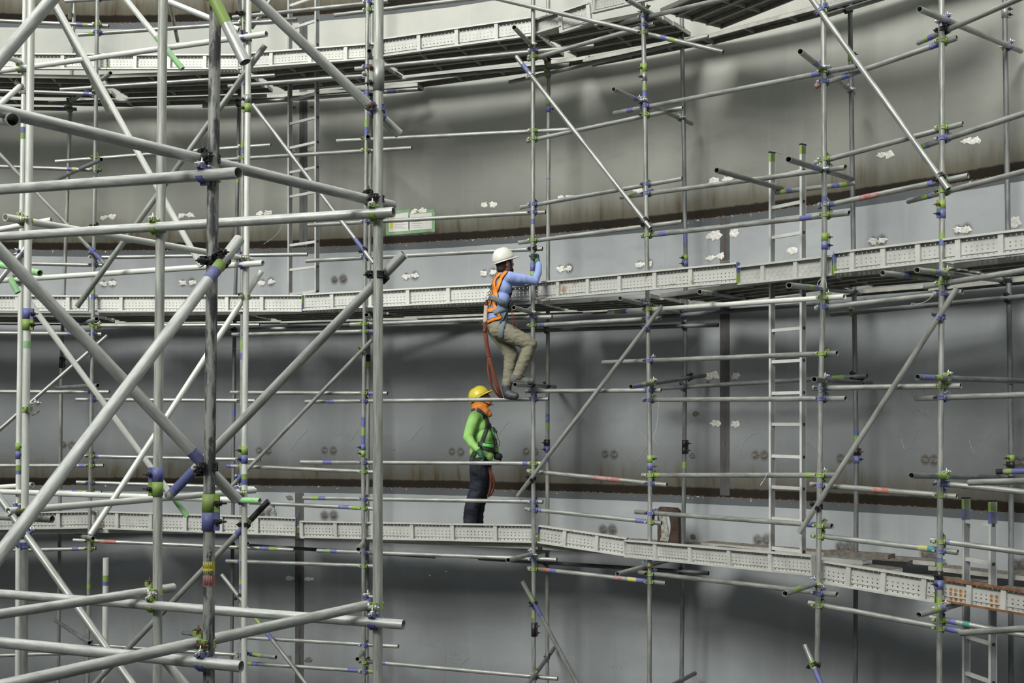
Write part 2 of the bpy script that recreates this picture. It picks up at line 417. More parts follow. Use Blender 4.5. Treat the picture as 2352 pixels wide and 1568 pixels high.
# ------------------------------------------------------------------ scaffold tubes
RO, RI = 0.02415, 0.0207
TUBES = {}      # key -> list of (p0, p1, short phrase); points are 3D ends of the axis
def bands(root, L, spec):
    for tok in (spec or '').split():
        c = tok[0]; a, e = tok[1:].split('-'); a = float(a) * L; e = float(e) * L
        b2 = bmesh.new(); pipe(b2, e - a, RO + 0.0006, RO - 0.0004, 20)
        obj('paint_band', b2, M[CM[c]], root, mw=Matrix.Translation((0, 0, a)))
def tube(name, p0, p1, m, label, cat, spec=None, spin=None):
    L = (p1 - p0).length
    bm = bmesh.new(); pipe(bm, L, RO, RI, 24)
    o = obj(name, bm, M[m], None, mw=frame(p0, p1 - p0, spin))
    tag(o, label, cat); bands(o, L, spec)
    return o

# posts: key | short name | s (px per metre) | x,y of the axis from top to foot, cut at splices | material | painted lengths "y0-y1 colour"
POSTS = '''
N3|pale tower post|445|376,-140;362,1106;360.5,+|pale|
N4|dark weathered tower post|550|496.5,-140;480,1176;477,+|galv_dirty|y1288-1311 r1320-1345
N6|right-hand tower post|475|870.5,-140;869,174;865,+|pale|
N5|bright white post behind the tower|276|573,-140;569,238;561.5,1044;560,+|galv_bright|g1088-1100 b1100-1113
N1|bright left-edge tower post|352|74,-140;62,733;56,1250|galv_bright|G783-800
NL|dull lower left-edge post|352|56,1251;52.5,+|galv|
N2|slimmer left-edge post|248|60,-140;42.5,1035;38.5,+|galv_bright|b292-306 g306-320 g1068-1080 b1080-1089
F0|leftmost front post|184|226,-140;196,+|galv|g665-675 b675-688 g1340-1352
FX|slim front post behind the tower|187|560,-140;551,+|galv|g325-340 b340-352 g780-805 b810-826 g1330-1341 b1341-1352
F1|front post behind the right tower post|194|846,-140;834,1034;837,+|galv|b205-222 g222-245 g275-292 b292-312 b958-980 g980-1000 b1000-1020
F2|climber's front post|205|1225,-140;1223.5,623;1226,1445;1226,+|galv|b503-515 g1408-1418
F3|front post right of climber|217|1473,-140;1480,166;1493,1062;1490,+|galv|g195-208 b208-222
F4|front post by tall ladder|258|1890,-140;1894,554;1885,900;1868,+|galv|b450-470
F5|rightmost front post|277|2162,-140;2164,480;2158,1331;2156,+|galv|g535-550 b550-565 b1280-1291 g1291-1303 g1370-1395
B0|leftmost back post|172|176,-140;141,832;131,+|galv|b836-842
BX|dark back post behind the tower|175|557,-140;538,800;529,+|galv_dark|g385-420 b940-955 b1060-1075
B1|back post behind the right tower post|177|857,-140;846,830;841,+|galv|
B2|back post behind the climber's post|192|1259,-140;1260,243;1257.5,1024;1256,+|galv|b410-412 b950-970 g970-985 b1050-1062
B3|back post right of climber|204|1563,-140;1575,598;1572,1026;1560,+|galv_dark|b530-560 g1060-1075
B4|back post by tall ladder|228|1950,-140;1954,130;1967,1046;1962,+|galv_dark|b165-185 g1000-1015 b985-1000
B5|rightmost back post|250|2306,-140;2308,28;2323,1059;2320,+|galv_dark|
'''
SHORT = {}
HOSTS = {}
for line in POSTS.strip().splitlines():
    key, short, s, pts, m, bd = line.split('|')
    s = float(s); D = FPX / s; SHORT[key] = short; HOSTS[key] = []
    P = []
    for t in pts.split(';'):
        x, y = t.split(',')
        P.append((float(x), HY + (-GROUND) * s if y == '+' else float(y)))
    n = len(P) - 1
    words_ = {1: [''], 2: ['upper length of ', 'lower length of '], 3: ['upper length of ', 'middle length of ', 'lower length of ']}[n]
    shift = Vector((0, 0, 0))
    for i in range(n):
        p0 = U(*P[i], D); p1 = U(*P[i + 1], D)
        if i: p0 = p0 + (p1 - p0).normalized() * 0.004
        L = (p1 - p0).length; spec = []
        for tok in bd.split():
            a, e = [float(v) for v in tok[1:].split('-')]
            ya, ye = proj(p0)[1], proj(p1)[1]
            fa, fe = (a - ya) / (ye - ya), (e - ya) / (ye - ya)
            if 0 < fa < fe < 1: spec.append(f'{tok[0]}{fa:.5f}-{fe:.5f}')
        lab = 'steel scaffold post, ' + words_[i] + 'the ' + short
        tube('scaffold_post', p0, p1, m, lab, 'scaffold post', ' '.join(spec), Vector((0, -1, 0)))
        HOSTS[key].append((p0, p1))

def px_line_t(x0, y0, x1, y1, hx0, hy0, hx1, hy1):
    dx, dy = x1 - x0, y1 - y0; ex, ey = hx1 - hx0, hy1 - hy0
    den = dx * ey - dy * ex
    if abs(den) < 1e-6: return None
    t = ((hx0 - x0) * ey - (hy0 - y0) * ex) / den
    u = ((hx0 - x0) * dy - (hy0 - y0) * dx) / den
    return t, u

def closest(p0, p1, q0, q1):
    d1 = p1 - p0; d2 = q1 - q0; r = p0 - q0
    a, e, f = d1.dot(d1), d2.dot(d2), d2.dot(r)
    b, c = d1.dot(d2), d1.dot(r)
    den = a * e - b * b
    s = min(1, max(0, (b * f - c * e) / den)) if den > 1e-9 else 0
    t = min(1, max(0, (b * s + f) / e)); s = min(1, max(0, (b * t - c) / a))
    return p0 + d1 * s, q0 + d2 * t

CLAMPS = []   # (host key, colour code, point on host axis, host direction, point on tube axis, tube direction)
def run_table(txt):
    for line in txt.strip().splitlines():
        if not line.strip() or line.startswith('#'): continue
        kind, key, pts, anch, bd, label = [q.strip() for q in line.split('|')]
        x0, y0, x1, y1 = [float(v) for v in pts.split(',')]
        hard, hosts = [], []
        for a in anch.split():
            if a[0] == '@':
                x, s = a[1:].split(':'); t = (float(x) - x0) / (x1 - x0) if abs(x1 - x0) > abs(y1 - y0) * 0.3 else (float(x) - y0) / (y1 - y0)
                hard.append((t, float(s)))
            else:
                hk, c = a.split('-') if '-' in a else a.split('+')
                hosts.append((hk, 1 if '-' in a else -1, c))
        found = []
        for hk, sg, c in hosts:
            best = None
            for (q0, q1) in HOSTS[hk]:
                h0, h1 = proj(q0), proj(q1)
                r = px_line_t(x0, y0, x1, y1, *h0, *h1)
                if r and (best is None or abs(r[1] - 0.5) < abs(best[1] - 0.5)): best = (r[0], r[1], q0, q1)
            if best: found.append((hk, sg, c, *best))
        delta = [0.0525] * len(found)
        for it in range(4):
            A = list(hard)
            for k, (hk, sg, c, t, u, q0, q1) in enumerate(found):
                q = q0 + (q1 - q0) * 0
                hx0, hy0 = proj(q0); hx1, hy1 = proj(q1)
                # depth of the host axis at the crossing (1/depth is linear along its image)
                Dh = 1.0 / ((1 - u) / q0.y + u / q1.y)
                A.append((t, FPX / (Dh + sg * delta[k])))
            if len(hard) >= 2: A = hard
            if len(A) == 1: A.append((A[0][0] + 1, A[0][1]))
            ta, sa = A[0]; tb, sb = A[-1] if len(A) > 1 else A[0]
            if len(A) > 2:      # keep the widest pair
                A2 = sorted(A); (ta, sa), (tb, sb) = A2[0], A2[-1]
            sl = (sb - sa) / (tb - ta) if abs(tb - ta) > 1e-6 else 0
            s0 = sa - sl * ta; s1 = s0 + sl
            for end in (0, 1):      # keep the ends inside the tank
                xe, se = (x0, s0) if end == 0 else (x1, s1)
                lim = FPX / ringD(xe, R_WALL - 0.1)
                if se < lim:
                    kt, ks = (tb, sb) if abs(tb - end) > abs(ta - end) else (ta, sa)
                    if abs(kt - end) > 0.05: sl = (ks - lim) / (kt - end); s0 = lim - sl * end; s1 = s0 + sl
            p0 = U(x0, y0, FPX / s0); p1 = U(x1, y1, FPX / s1)
            for k, (hk, sg, c, t, u, q0, q1) in enumerate(found):
                n = (p1 - p0).normalized().cross((q1 - q0).normalized())
                ray = (q0 + (q1 - q0) * u).normalized()
                delta[k] = min(0.11, 0.0525 / max(0.05, abs(n.normalized().dot(ray)))) if n.length > 0.02 else 0.06
        nm, cat = {'L': ('scaffold_rail', 'scaffold tube'), 'T': ('scaffold_crossbar', 'scaffold tube'), 'D': ('scaffold_brace', 'scaffold brace')}[kind[0]]
        m = {'': 'galv', 'w': 'galv_bright', 'k': 'galv_dark', 'p': 'pale', 'G': 'bright_green'}[kind[1:]]
        if m == 'galv' and (s0 + s1) / 2 > 400: m = 'near'
        tube(nm, p0, p1, m, label, cat, bd, Vector((0, -1, 0)))
        if key: HOSTS[key] = [(p0, p1)]; SHORT[key] = ' '.join(label.split()[:6])
        for hk, sg, c, t, u, q0, q1 in found:
            if c == 'x': continue
            a, b = closest(q0, q1, p0, p1)
            CLAMPS.append((hk, c, a, (q1 - q0).normalized(), b, (p1 - p0).normalized()))

# kind | key | x0,y0,x1,y1 | anchors (post, - behind / + in front, coupler colour; @x:s fixes the scale) | painted bands | label
run_table('''
# --- near tower, upper left
L|A1|-40,438,548,397|N4+g @-40:478||thick near tube ending open-mouthed in front of the dark tower post
L||-40,546,904,487|N3+g N6+g||long near tube in front of pale tower post, ending open right of tower
L|A2|-40,245,902,472|N4-k N6-k||near tube sloping down right behind both dark and right tower posts
L||-60,267,30,275|@-60:560 @30:640||stub of a very near tube, open dark mouth at the left edge
D||-60,208,152,-40|@-60:620 @152:590||dark near brace cutting the upper left corner of the picture
D||478,-30,563,143|N4+k @563:560|g.05-.5 b.02-.06|near brace leaning off the top of the dark tower post, green paint
D|A3|540,-48,917,308|N6-b @540:500|b.80-.90|long near brace running down to the right-hand tower post, blue-painted end
D||549,550,-60,1352|N4+k @-60:720|g.09-.115 b.115-.15|thickest near brace, lower left corner up to the dark tower post
D||-40,533,546,1148|N4-k @-40:600|b.80-.865|near brace down from left edge, open lower end past dark tower post
D||928,583,386,1141|N6-k N3-x|b.88-.98|near brace from blue-mouthed end right of tower down to blue tower sleeve
L||-40,1360,927,1434|N3+b N6+b||lower near tube ending open just right of the right-hand tower post
L||-40,1471,554,1530|N4+b @-40:520||lowest near tube ending open-mouthed below the dark tower post
L||-40,1416,399,1349|N3-g @-40:500||lower near tube rising right to a closed end behind pale tower post
L||-40,1584,868,1384|N4-g N6-g||lower near tube rising right across the dark post to right-hand tower post
D||362,1496,470,1626|@362:440 @470:440|b.05-.2|near brace leaving the bottom edge between pale and dark tower posts
Lw|A4|-40,169,612,78|N2+g N5+n||long bright tube rising right, behind dark tower post, ending open above
Lw||-40,112,62,147|N2-x @-40:270||short bright tube end sloping to slim left-edge post near top board
Dw||-40,275,46,198|N2+w @-40:270||bright short brace end clamped low on the upper slim left-edge post
D||84,-60,252,262|@-60:240 @262:215||dull brace seen left of the brighter parallel brace, upper left
Dw|A5|88,-60,463,612|@-60:290 @612:285||long bright brace falling from the top edge to mid-left tube
Dw||262,-35,419,158|@-35:275 @158:275|G.62-1.0|bright brace with fresh green lower end, above the top walkway
Dw||338,-16,548,69|@338:290 @548:290||bright tube falling right from top edge to the dark tower post
D||609,104,177,704|@609:275 @177:265||brace from bright upper right end down across the middle walkway, left
Dw||430,1185,66,692|@430:265 @66:275|G.0-.12|bright brace falling right to a green end above lower walkway
Dw||600,623,208,1227|N5-g @208:290||bright brace falling left from right of tower to an open mouth, lower left
D||-10,1130,325,1600|NL+b @-10:350||dull brace falling from left-edge post to the bottom edge
D||617,1150,215,1572|N5-k @215:270|k.0-.10 g.10-.12 b.12-.18|dark brace from open end right of white post down to bottom left
Lw|A6|12,499,578,597|N1-g N5-g @578:272||bright tube sloping right from open end at left-edge post
Lw|A7|-40,534,118,505|@-40:262 @118:265||short bright tube with open right end beside the bright left-edge post
Lw|A8|-40,647,604,604|N2+g N5+g||long bright tube nearly level above middle walkway, open end right of white post
D||-50,705,78,545|N2+g @-50:252||dark brace stub left of the left-edge post, green coupler at top
LG||-40,600,92,627|@-40:280 @92:300||tube with bright green tip poking right of left-edge post
LG||24,640,41,672|@24:300 @41:300||tiny green-painted tube stub beside the slim left-edge post
Lw|A9|-40,1122,75,1113|@-40:240 @75:245||short bright tube end left of post, above lower walkway
Lw|A10|-40,1127,597,1150|N5+g @-40:245|G.93-1.0|long bright tube with green-painted open right end, above lower walkway
Lw|A11|18,1174,585,1126|N1-g N5-g||long bright tube rising right to closed end at white post
L||-40,1184,120,1192|@-40:335 @120:345||open-ended thicker tube poking right at left edge on lower walkway
# --- far scaffold, left part, rails
L||-40,46,250,60|F0-g @-40:182|b.75-.8 g.8-.84|top-left rail ending just right of the leftmost front post
L||180,80,682,45|F0-b FX-g|g.05-.08 b.08-.12|upper-left rail from leftmost front post to the long ladder
L||535,40,892,3|FX-g F1-b||topmost rail crossing the long ladder toward the right tower post
L||769,35,1100,-5|F1-g @1100:200||topmost rail rising right from the right tower post
L||150,3,300,-6|F0-b @300:184||very top rail at the leftmost front post, barely in frame
T||170,-40,160,41|@-40:182 @41:171||short crossbar end hanging above the leftmost back post, top edge
T||545,-40,552,28|FX-k @-40:190||short crossbar stub near the top edge beside the white post
T||383,-30,408,94|@-30:188 @94:176|b.72-.8|short steep tube between the tower posts at the top rail
D||632,-16,578,65|@-16:185 @65:185||pinkish short brace rising right from the white post, top edge
L||-40,207,216,216|F0-g @-40:182|b.91-.96|rail under top walkway, ending at leftmost front post
L||139,206,632,173|F0-x FX-b||bright rail under top walkway crossing leftmost front post
L||525,198,837,174|FX-b F1-w||rail under top walkway from white post to right tower post
L|E1|112,237,612,220|B0+g @612:177||thin back rail under top walkway, left part
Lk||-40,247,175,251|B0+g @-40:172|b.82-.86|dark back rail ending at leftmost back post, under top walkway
T||254,168,150,243|@254:192 @150:170|b.15-.25|crossbar with open mouth right of leftmost front post, under top walkway
D||-20,334,240,605|F0+g @-20:186|b.86-.97|thin far brace falling right to the leftmost front post
L||128,371,622,333|F0-g FX-g||mid-height rail above middle walkway crossing leftmost front post
L||-40,381,232,391|F0-g @-40:182|b.72-.76 y.76-.8|rail at left edge ending right of leftmost front post, yellow band
Tk||233,366,122,416|@233:192 @122:172||dark crossbar between leftmost front and back posts, above middle walkway
L||506,367,946,340|FX-g F1-g||rail crossing white post and long ladder, open end right of tower
L||-40,603,236,609|F0-b @-40:182||rail just above middle walkway, left edge to leftmost front post
L|E2|218,591,706,584|F0-g FX-g||level rail above middle walkway ending at long ladder, dark coupler
L||205,521,505,511|F0-k @505:186||faint rail above seam from leftmost front post behind the tower
L||703,599,1246,571|F1-b F2-k||guard rail above middle walkway, long ladder to climber's post
L||708,517,1253,487|F1-b F2-b||upper guard rail above middle walkway passing the paper notices
L||774,324,1320,297|F1-g F2-g||high rail from left of right tower post to climber's post
Tk||848,117,856,150|@117:205 @150:178||short dark crossbar mouth beside right tower post, under top walkway
Tk||845,314,853,345|@314:205 @345:178||short dark crossbar mouth beside right tower post, mid height
L||-40,764,234,767|F0-b @-40:182|b.72-.78|rail under middle walkway, left edge to leftmost front post
L||228,748,596,746|F0-g @596:187||rail tucked under middle walkway behind the pale tower post
L||534,768,874,760|FX-b F1-g|b.93-.97|rail under middle walkway, white post to right tower post
T||222,732,185,744|@222:192 @185:172||open-mouthed crossbar beside leftmost front post under middle walkway
T||842,723,852,727|@842:205 @852:178||round crossbar mouth under middle walkway, left of right tower post
D||-60,1038,247,770|F0+x @-60:188||thin far brace rising right to under middle walkway, left
L||-40,899,251,900|F0-b @-40:182|b.83-.87|rail between lower and middle walkways, left edge
L||175,917,586,920|F0-b FX-g||rail between walkways from leftmost front post to white post
Tk||225,885,128,890|@225:192 @128:172|g.1-.2|dark crossbar mouth right of leftmost front post between walkways
L||196,1047,598,1056|F0-g FX-b|b.04-.08|upper guard rail of lower walkway, leftmost front to white post
L||-40,1069,238,1069|F0-g @-40:182|b.8-.85|guard rail of lower walkway at the left edge
L||522,1069,866,1084|FX-g F1-g|b.0-.03|guard rail of lower walkway, dark back post to right tower post
L||176,1107,586,1120|F0-b FX-g||lower guard rail crossing leftmost front post above lower walkway
L||100,1128,233,1131|F0-b @100:182|b.5-.6 g.6-.7|short rail left of leftmost front post above lower walkway
D||855,780,524,1124|F1+b FX+b|b.88-.93|far brace falling left from under middle walkway to lower rails
L||530,901,890,903|FX-g F1-g|b.06-.12 b.86-.94|rail between walkways ending open right of right tower post
L||702,922,1260,916|F1-b F2-b|b.1-.13 b.93-.96|rail the climber's rear boot stands on
L||691,1061,1243,1064|F1-b F2-g|b.1-.14 b.93-.95|guard rail passing in front of the green worker's hips
L||697,1143,1247,1152|F1-b F2-b|g.04-.07 b.07-.1|guard rail passing in front of the green worker's knees
L||574,1154,870,1168|F1-g FX-x|b.7-.78 g.8-.92|lowest guard rail left of right tower post above lower walkway
L||169,1240,675,1262|F0-g FX-g|y.08-.11 r.12-.2 b.85-.89 g.89-.93|rail under lower walkway from leftmost front post, yellow and red marks
L||30,1263,220,1259|F0-g @30:182|b.72-.8|short rail under lower walkway left of leftmost front post
T||214,1236,176,1228|@214:192 @176:176||open crossbar mouth under lower walkway at leftmost front post
L||520,1288,870,1300|FX-b F1-g||rail under lower walkway, white post to right tower post
L||729,1264,1279,1285|F1-b F2-b|g.04-.06 b.06-.09|rail under lower walkway from long rust seam to climber's post
T||823,1261,850,1228|@823:205 @850:178||open crossbar mouth under lower walkway at right tower post
T||568,1248,560,1240|@568:196 @560:176||small crossbar mouth right of white post under lower walkway
Tk||206,1476,127,1424|@206:192 @127:171||crossbar between leftmost posts near the bottom, blue-green couplers
L||206,1480,554,1504|F0-b FX-g||low rail near bottom, leftmost front post to white post
L||540,1498,634,1509|FX-b @634:190|b.2-.45 g.45-.65|low rail stub right of white post with blue-green bands
L||-40,1506,230,1497|F0-g @-40:182||low thin rail at the left edge near the bottom
L||540,1521,876,1543|FX-x F1-b|g.08-.12 b.12-.17 b.78-.85 g.86-.94|lowest rail right of white post, blue and green bands
L||540,1462,915,1484|FX-k F1-b||low rail ending open right of right tower post
T||821,1513,845,1478|@821:208 @845:178||open crossbar mouth at right tower post near the bottom
T||568,1501,560,1486|@568:196 @560:176||small crossbar mouth right of white post near the bottom
Tk||420,1453,470,1459|@420:178 @470:185||dark crossbar piece between pale and dark tower posts near bottom
D||509,1319,722,1594|FX+k @722:192|g.3-.42 b.42-.55|far brace falling right from white post to the bottom edge
L||845,1519,1281,1558|F1-g F2-b|b.08-.1|lowest rail from right tower post to climber's post
# --- far scaffold, upper middle
D||581,240,858,604|FX+x F1+k|b.85-.93|far brace falling right across the long ladder to right tower post
L|H1|816,158,1365,105|F1-b F2-b||bright rail under top walkway, right tower post to climber's post
L||1213,137,1502,55|F2-g F3-b|y.05-.07 r.07-.1|dull rail under top walkway rising right of climber's post
L||1375,65,1760,-25|F3-b F4-x||bright rail under top walkway rising right past the next post
L|E3|466,244,960,205|BX+k B1+k|b.86-.9|back rail below top walkway ending dark right of right tower post
L|E4|700,203,1309,148|B1+k B2+b||pale back rail hugging the top walkway's underside
L|E5|1170,189,1627,84|B2+b B3+b||pale back rail under top walkway, right of climber's post
D||1040,-27,1661,119|F2+x F3-g|b.79-.81 g.82-.84|long tube crossing the top walkway down to dark right end
T||1181,63,1262,146|F2-g B2-k||crossbar with open mouth left of climber's post, under top walkway
T||1440,-1,1572,75|F3+g B3-g||crossbar with open mouth at top edge, right of climber
T||1409,205,1589,284|F3-b B3-b|b.22-.27|crossbar with open mouth, high, right of the climber
T||1838,118,1960,214|F4-b B4-b|b.2-.26|crossbar with open mouth, high, at tall-ladder post
T||2112,21,2345,117|F5+b B5+g||crossbar with open mouth near top right corner
D||1186,130,1494,524|F2+w F3+k|b.05-.1|long far brace from climber's post down right to next post
D||1850,-22,2178,434|F4+g F5+k||long brace falling right between tall-ladder post and rightmost post
L||1211,324,1568,248|F2-g F3-g||high rail rising from climber's post to open end
L||1411,260,1969,152|F3-b F4-g|b.07-.1 b.85-.9|high rail rising from right of climber to tall-ladder post
L||1874,198,2198,87|F4-b F5-g|r.0-.03 b.2-.25 b.82-.9|high rail rising from tall-ladder post to rightmost post
L||2109,98,2400,-29|F5-k @2400:305|g.07-.1 b.1-.14|topmost right rail rising to the upper right corner
L|E6|1890,38,2060,-14|B4+k @2060:240||back rail at the top, right of tall-ladder post
L||1884,22,1990,-8|F4-b @1990:262||short rail stub behind tall-ladder post at the top edge
L||1196,476,1567,410|F2-b F3-b||guard rail rising from climber's post, ending open, upper one
L|H2|1426,453,1942,384|F3-b F4-g|g.05-.08|long rail tying the top of the tall ladder
L||1192,557,1567,509|F2-g F3-g|b.78-.82|guard rail above middle walkway right of climber, open blue mouth
L||1476,542,1951,489|F3-g F4-g|b.1-.14 b.8-.85|guard rail crossing behind the tall ladder above middle walkway
L||1880,475,2224,403|F4-w F5-g|b.02-.05 g.06-.08 b.08-.12 r.3-.42 b.75-.8|guard rail with red patch, tall-ladder post to rightmost post
L||2086,462,2400,382|F5-g @2400:305|g.13-.17 b.17-.2|guard rail rising to right edge above middle walkway
L||1872,374,2212,284|F4-g F5-g|b.04-.08 g.08-.11|high rail above the guard rails, tall-ladder to rightmost post
L||2112,339,2400,245|F5-b @2400:305|g.04-.07 b.07-.1|high rail rising to right edge, third from top
Tk|J1|1646,391,1795,433|@1646:262 @1795:235||dark crossbar left of tall ladder top with open mouth
Tk||1811,366,1957,411|F4-b @1957:232|b.3-.4|dark crossbar passing tall ladder top to back post
L|J2|1780,442,1962,421|@1780:236 @1962:234|g.05-.12 b.13-.2 b.7-.8 g.82-.9|short back rail with blue-green ends behind tall ladder top
# --- middle walkway supports, right part
L||805,745,1268,727|F1-g F2-b|g.04-.08|rail under middle walkway behind the climber's hips
L||1211,748,1522,730|F2-g F3-b|g.05-.09 b.1-.14|rail under middle walkway, climber's post to brace top
Lw|H3|1398,717,1940,681|F3-g F4-g|g.04-.07 b.07-.1|bright rail under middle walkway passing tall ladder
L||1873,708,2211,670|F4-b F5-b||rail under middle walkway from tall-ladder post to rightmost post
L||2124,658,2400,613|F5-g @2400:305||rail under middle walkway running off the right edge
T||1180,706,1262,729|F2-g B2-x||crossbar mouth beside climber's hip under middle walkway
T||1424,685,1580,722|F3-b B3-k|b.3-.4|crossbar mouth left of brace top under middle walkway
T||1607,670,1716,684|@1607:238 @1716:212|g.15-.2 b.2-.26|crossbar mouth between climber and tall ladder under middle walkway
T||1812,655,1980,672|F4-x B4-k|g.2-.26 b.26-.32|crossbar mouth beside tall ladder under middle walkway
T||2027,627,2150,640|@2027:275 @2150:258|b.35-.5 g.5-.6|left of two crossbar mouths near rightmost post, middle walkway
T||2106,620,2300,643|F5+g B5-k|g.12-.17 b.17-.22|right of two crossbar mouths near rightmost post, middle walkway
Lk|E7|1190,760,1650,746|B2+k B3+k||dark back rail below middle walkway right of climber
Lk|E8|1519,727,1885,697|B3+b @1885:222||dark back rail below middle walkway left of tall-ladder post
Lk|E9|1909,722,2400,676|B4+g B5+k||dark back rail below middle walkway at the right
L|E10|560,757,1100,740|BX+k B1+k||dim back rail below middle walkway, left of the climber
# --- lower bays, right part
D||1521,702,1189,1139|F3+b F2+k||long brace falling left toward lower end below climber's post
D||2198,662,1836,1223|F5+b F4+k||long brace falling left from rightmost post to tall-ladder post
L||1208,898,1519,896|F2-b F3-b|b.06-.1 b.88-.94|rail from the climber's foothold to next post right
L|H4|1385,832,1923,811|F3-b F4-g||rail tying tall ladder below middle walkway
L||1478,918,1943,915|F3-b F4-b||rail behind tall ladder between walkways
Lk|E11|1490,893,1992,863|B3+b B4+k|b.82-.86 g.86-.91|back rail between walkways behind tall ladder
Tk||1449,888,1619,862|F3+g B3-k|b.05-.12 g.12-.16|dark crossbar rising right from open mouth, left of seam
Tk||1870,871,2000,880|F4+w B4-k||dark crossbar with open mouth beside tall-ladder post between walkways
Tk||2107,866,2400,876|F5+g B5+g|b.02-.1 g.12-.16|dark crossbar with open mouth left of rightmost post, above brace
T||1183,883,1275,888|F2-k B2-k||crossbar under the climber's front boot
L||1868,891,2207,886|F4-b F5-g||rail between walkways from tall-ladder to rightmost post
L||2103,915,2400,905|F5-b @2400:305||rail between walkways running off right edge
L||1212,1081,1532,1113|F2-g F3-b|r.5-.68|weathered guard rail with red patch right of green worker
L|H5|1476,1091,1920,1091|F3-g F4-g|b.05-.08 g.08-.11 g.87-.9|upper guard rail of lower walkway crossing tall ladder
L||1862,1112,2198,1140|F4-b F5-g|r.45-.56|guard rail with faded red patch left of rightmost post
L||2148,1109,2400,1134|F5-b @2400:290|g.04-.08 b.08-.15|guard rail from rightmost post off right edge
Tk||2093,1092,2335,1097|F5+g B5-k|g.2-.3|dark crossbar mouth left of rightmost post above lower walkway
L||2289,1083,2400,1080|@2289:255 @2400:262|k.0-.15 g.2-.32 b.33-.7|short rail with green-blue bands at right edge
L||2227,1108,2400,1103|@2227:305 @2400:330||nearer open-mouthed tube at right edge above short ladder
L||1207,1168,1520,1201|F2-b F3-g|b.07-.13 b.82-.9|lower guard rail right of green worker, climber's post to next
L||1460,1175,1911,1208|F3-b F4-g|b.08-.12 b.9-.93 g.94-.97|lower guard rail crossing tall ladder foot
L||1864,1228,2200,1268|F4-g F5-b|y.75-.81 t.81-.93|lower guard rail with yellow and teal bands
L||2138,1239,2400,1275|F5-g @2400:290|g.07-.12 b.12-.18|lower guard rail from rightmost post to right edge
L||1213,1304,1529,1339|F2-g F3-g|r.1-.16 b.17-.22 r.65-.7 y.74-.8 b.8-.9|rail below lower walkway with red and blue marks
L||1469,1314,1923,1365|F3-g F4-b|b.06-.1|rail below lower walkway, passing under tall ladder
L||1858,1384,2212,1450|F4-g F5-g|b.07-.1 b.9-.97|rail below lower walkway, tall-ladder post to rightmost post
L||2136,1417,2400,1467|F5-g @2400:290|g.12-.16 b.17-.24 t.3-.36|rail below lower walkway off the right edge
T||1167,1286,1262,1262|F2-b B2-x||crossbar mouth left of climber's post under lower walkway
T||1418,1318,1570,1276|F3-g B3-x||crossbar mouth right of climber's post under lower walkway
T||1803,1363,1960,1310|F4-g B4-x|g.1-.17|crossbar mouth left of tall-ladder post under lower walkway
T||2110,1412,2300,1360|F5+w B5-x|g.15-.22 b.22-.28|crossbar mouth left of rightmost post under lower walkway
L||2207,1453,2400,1440|@2207:305 @2400:330||nearer open-mouthed tube at right edge below lower walkway
Lk|E12|1100,1282,1628,1316|B2+k B3+k||dark back rail beneath lower walkway right of climber's post
Lk|E13|560,1252,1000,1278|BX+k B1+k||dark back rail beneath lower walkway left of green worker
D||1200,1335,1342,1600|F2+k @1342:205|g.12-.17 b.17-.3|brace falling right from climber's post at the bottom
D||1848,1480,1900,1605|F4+k @1900:262|g.3-.45 b.45-.75|short brace with blue and green paint, bottom, tall-ladder post
Tk||1209,1576,1273,1488|F2+g B2-k||dark crossbar rising right at bottom of climber's post
Tk||1530,1580,1596,1546|@1530:222 @1596:200||dark crossbar end at the bottom edge right of climber
''')
# short standing tube at lower left
p0 = U(243, 1281, FPX / 268); p1 = Vector((p0.x - 0.1, p0.y, GROUND))
p1 = U(234, HY - GROUND * 268, FPX / 268)
q = (p1 - p0).length
tube('scaffold_post', p0, p1, 'galv_bright', 'short pale post with green and blue bands, top free, lower left', 'scaffold post', 'g%.4f-%.4f b%.4f-%.4f' % (0.148 / q, 0.20 / q, 0.20 / q, 0.235 / q))
HOSTS['NS'] = [(p0, p1)]; SHORT['NS'] = 'short pale post at lower left'

# ------------------------------------------------------------------ couplers
def half_mesh():
    """half a coupler: a forged band round a tube along Z, with the seat toward +X"""
    bm = bmesh.new(); n = 18; w = 0.0175
    prof = [(0.0243, -w), (0.0300, -w), (0.0318, -w * 0.75), (0.0296, -w * 0.5), (0.0296, w * 0.5), (0.0318, w * 0.75), (0.0300, w), (0.0243, w)]
    a0, a1 = math.radians(-168), math.radians(126)
    rows = []
    for i in range(n + 1):
        a = a0 + (a1 - a0) * i / n
        rows.append([bm.verts.new((r * math.cos(a), r * math.sin(a), z)) for r, z in prof])
    k = len(prof)
    for i in range(n):
        for j in range(k):
            f = bm.faces.new((rows[i][j], rows[i][(j + 1) % k], rows[i + 1][(j + 1) % k], rows[i + 1][j]))
    bm.faces.new(rows[0][::-1]); bm.faces.new(rows[-1])
    # forked lug that holds the swing bolt, and hinge knuckle opposite
    box(bm, (-0.016, 0.036, 0.0135), (0.022, 0.020, 0.010)); box(bm, (-0.016, 0.036, -0.0135), (0.022, 0.020, 0.010))
    box(bm, (0.020, 0.031, 0), (0.016, 0.016, 0.034))
    cyl(bm, (0.010, -0.033, -0.021), (0.010, -0.033, 0.021), 0.0075, seg=10)
    box(bm, (0.0255, 0, 0), (0.006, 0.040, 0.038))
    me = bpy.data.meshes.new('clamp_half'); bm.to_mesh(me); bm.free(); return me
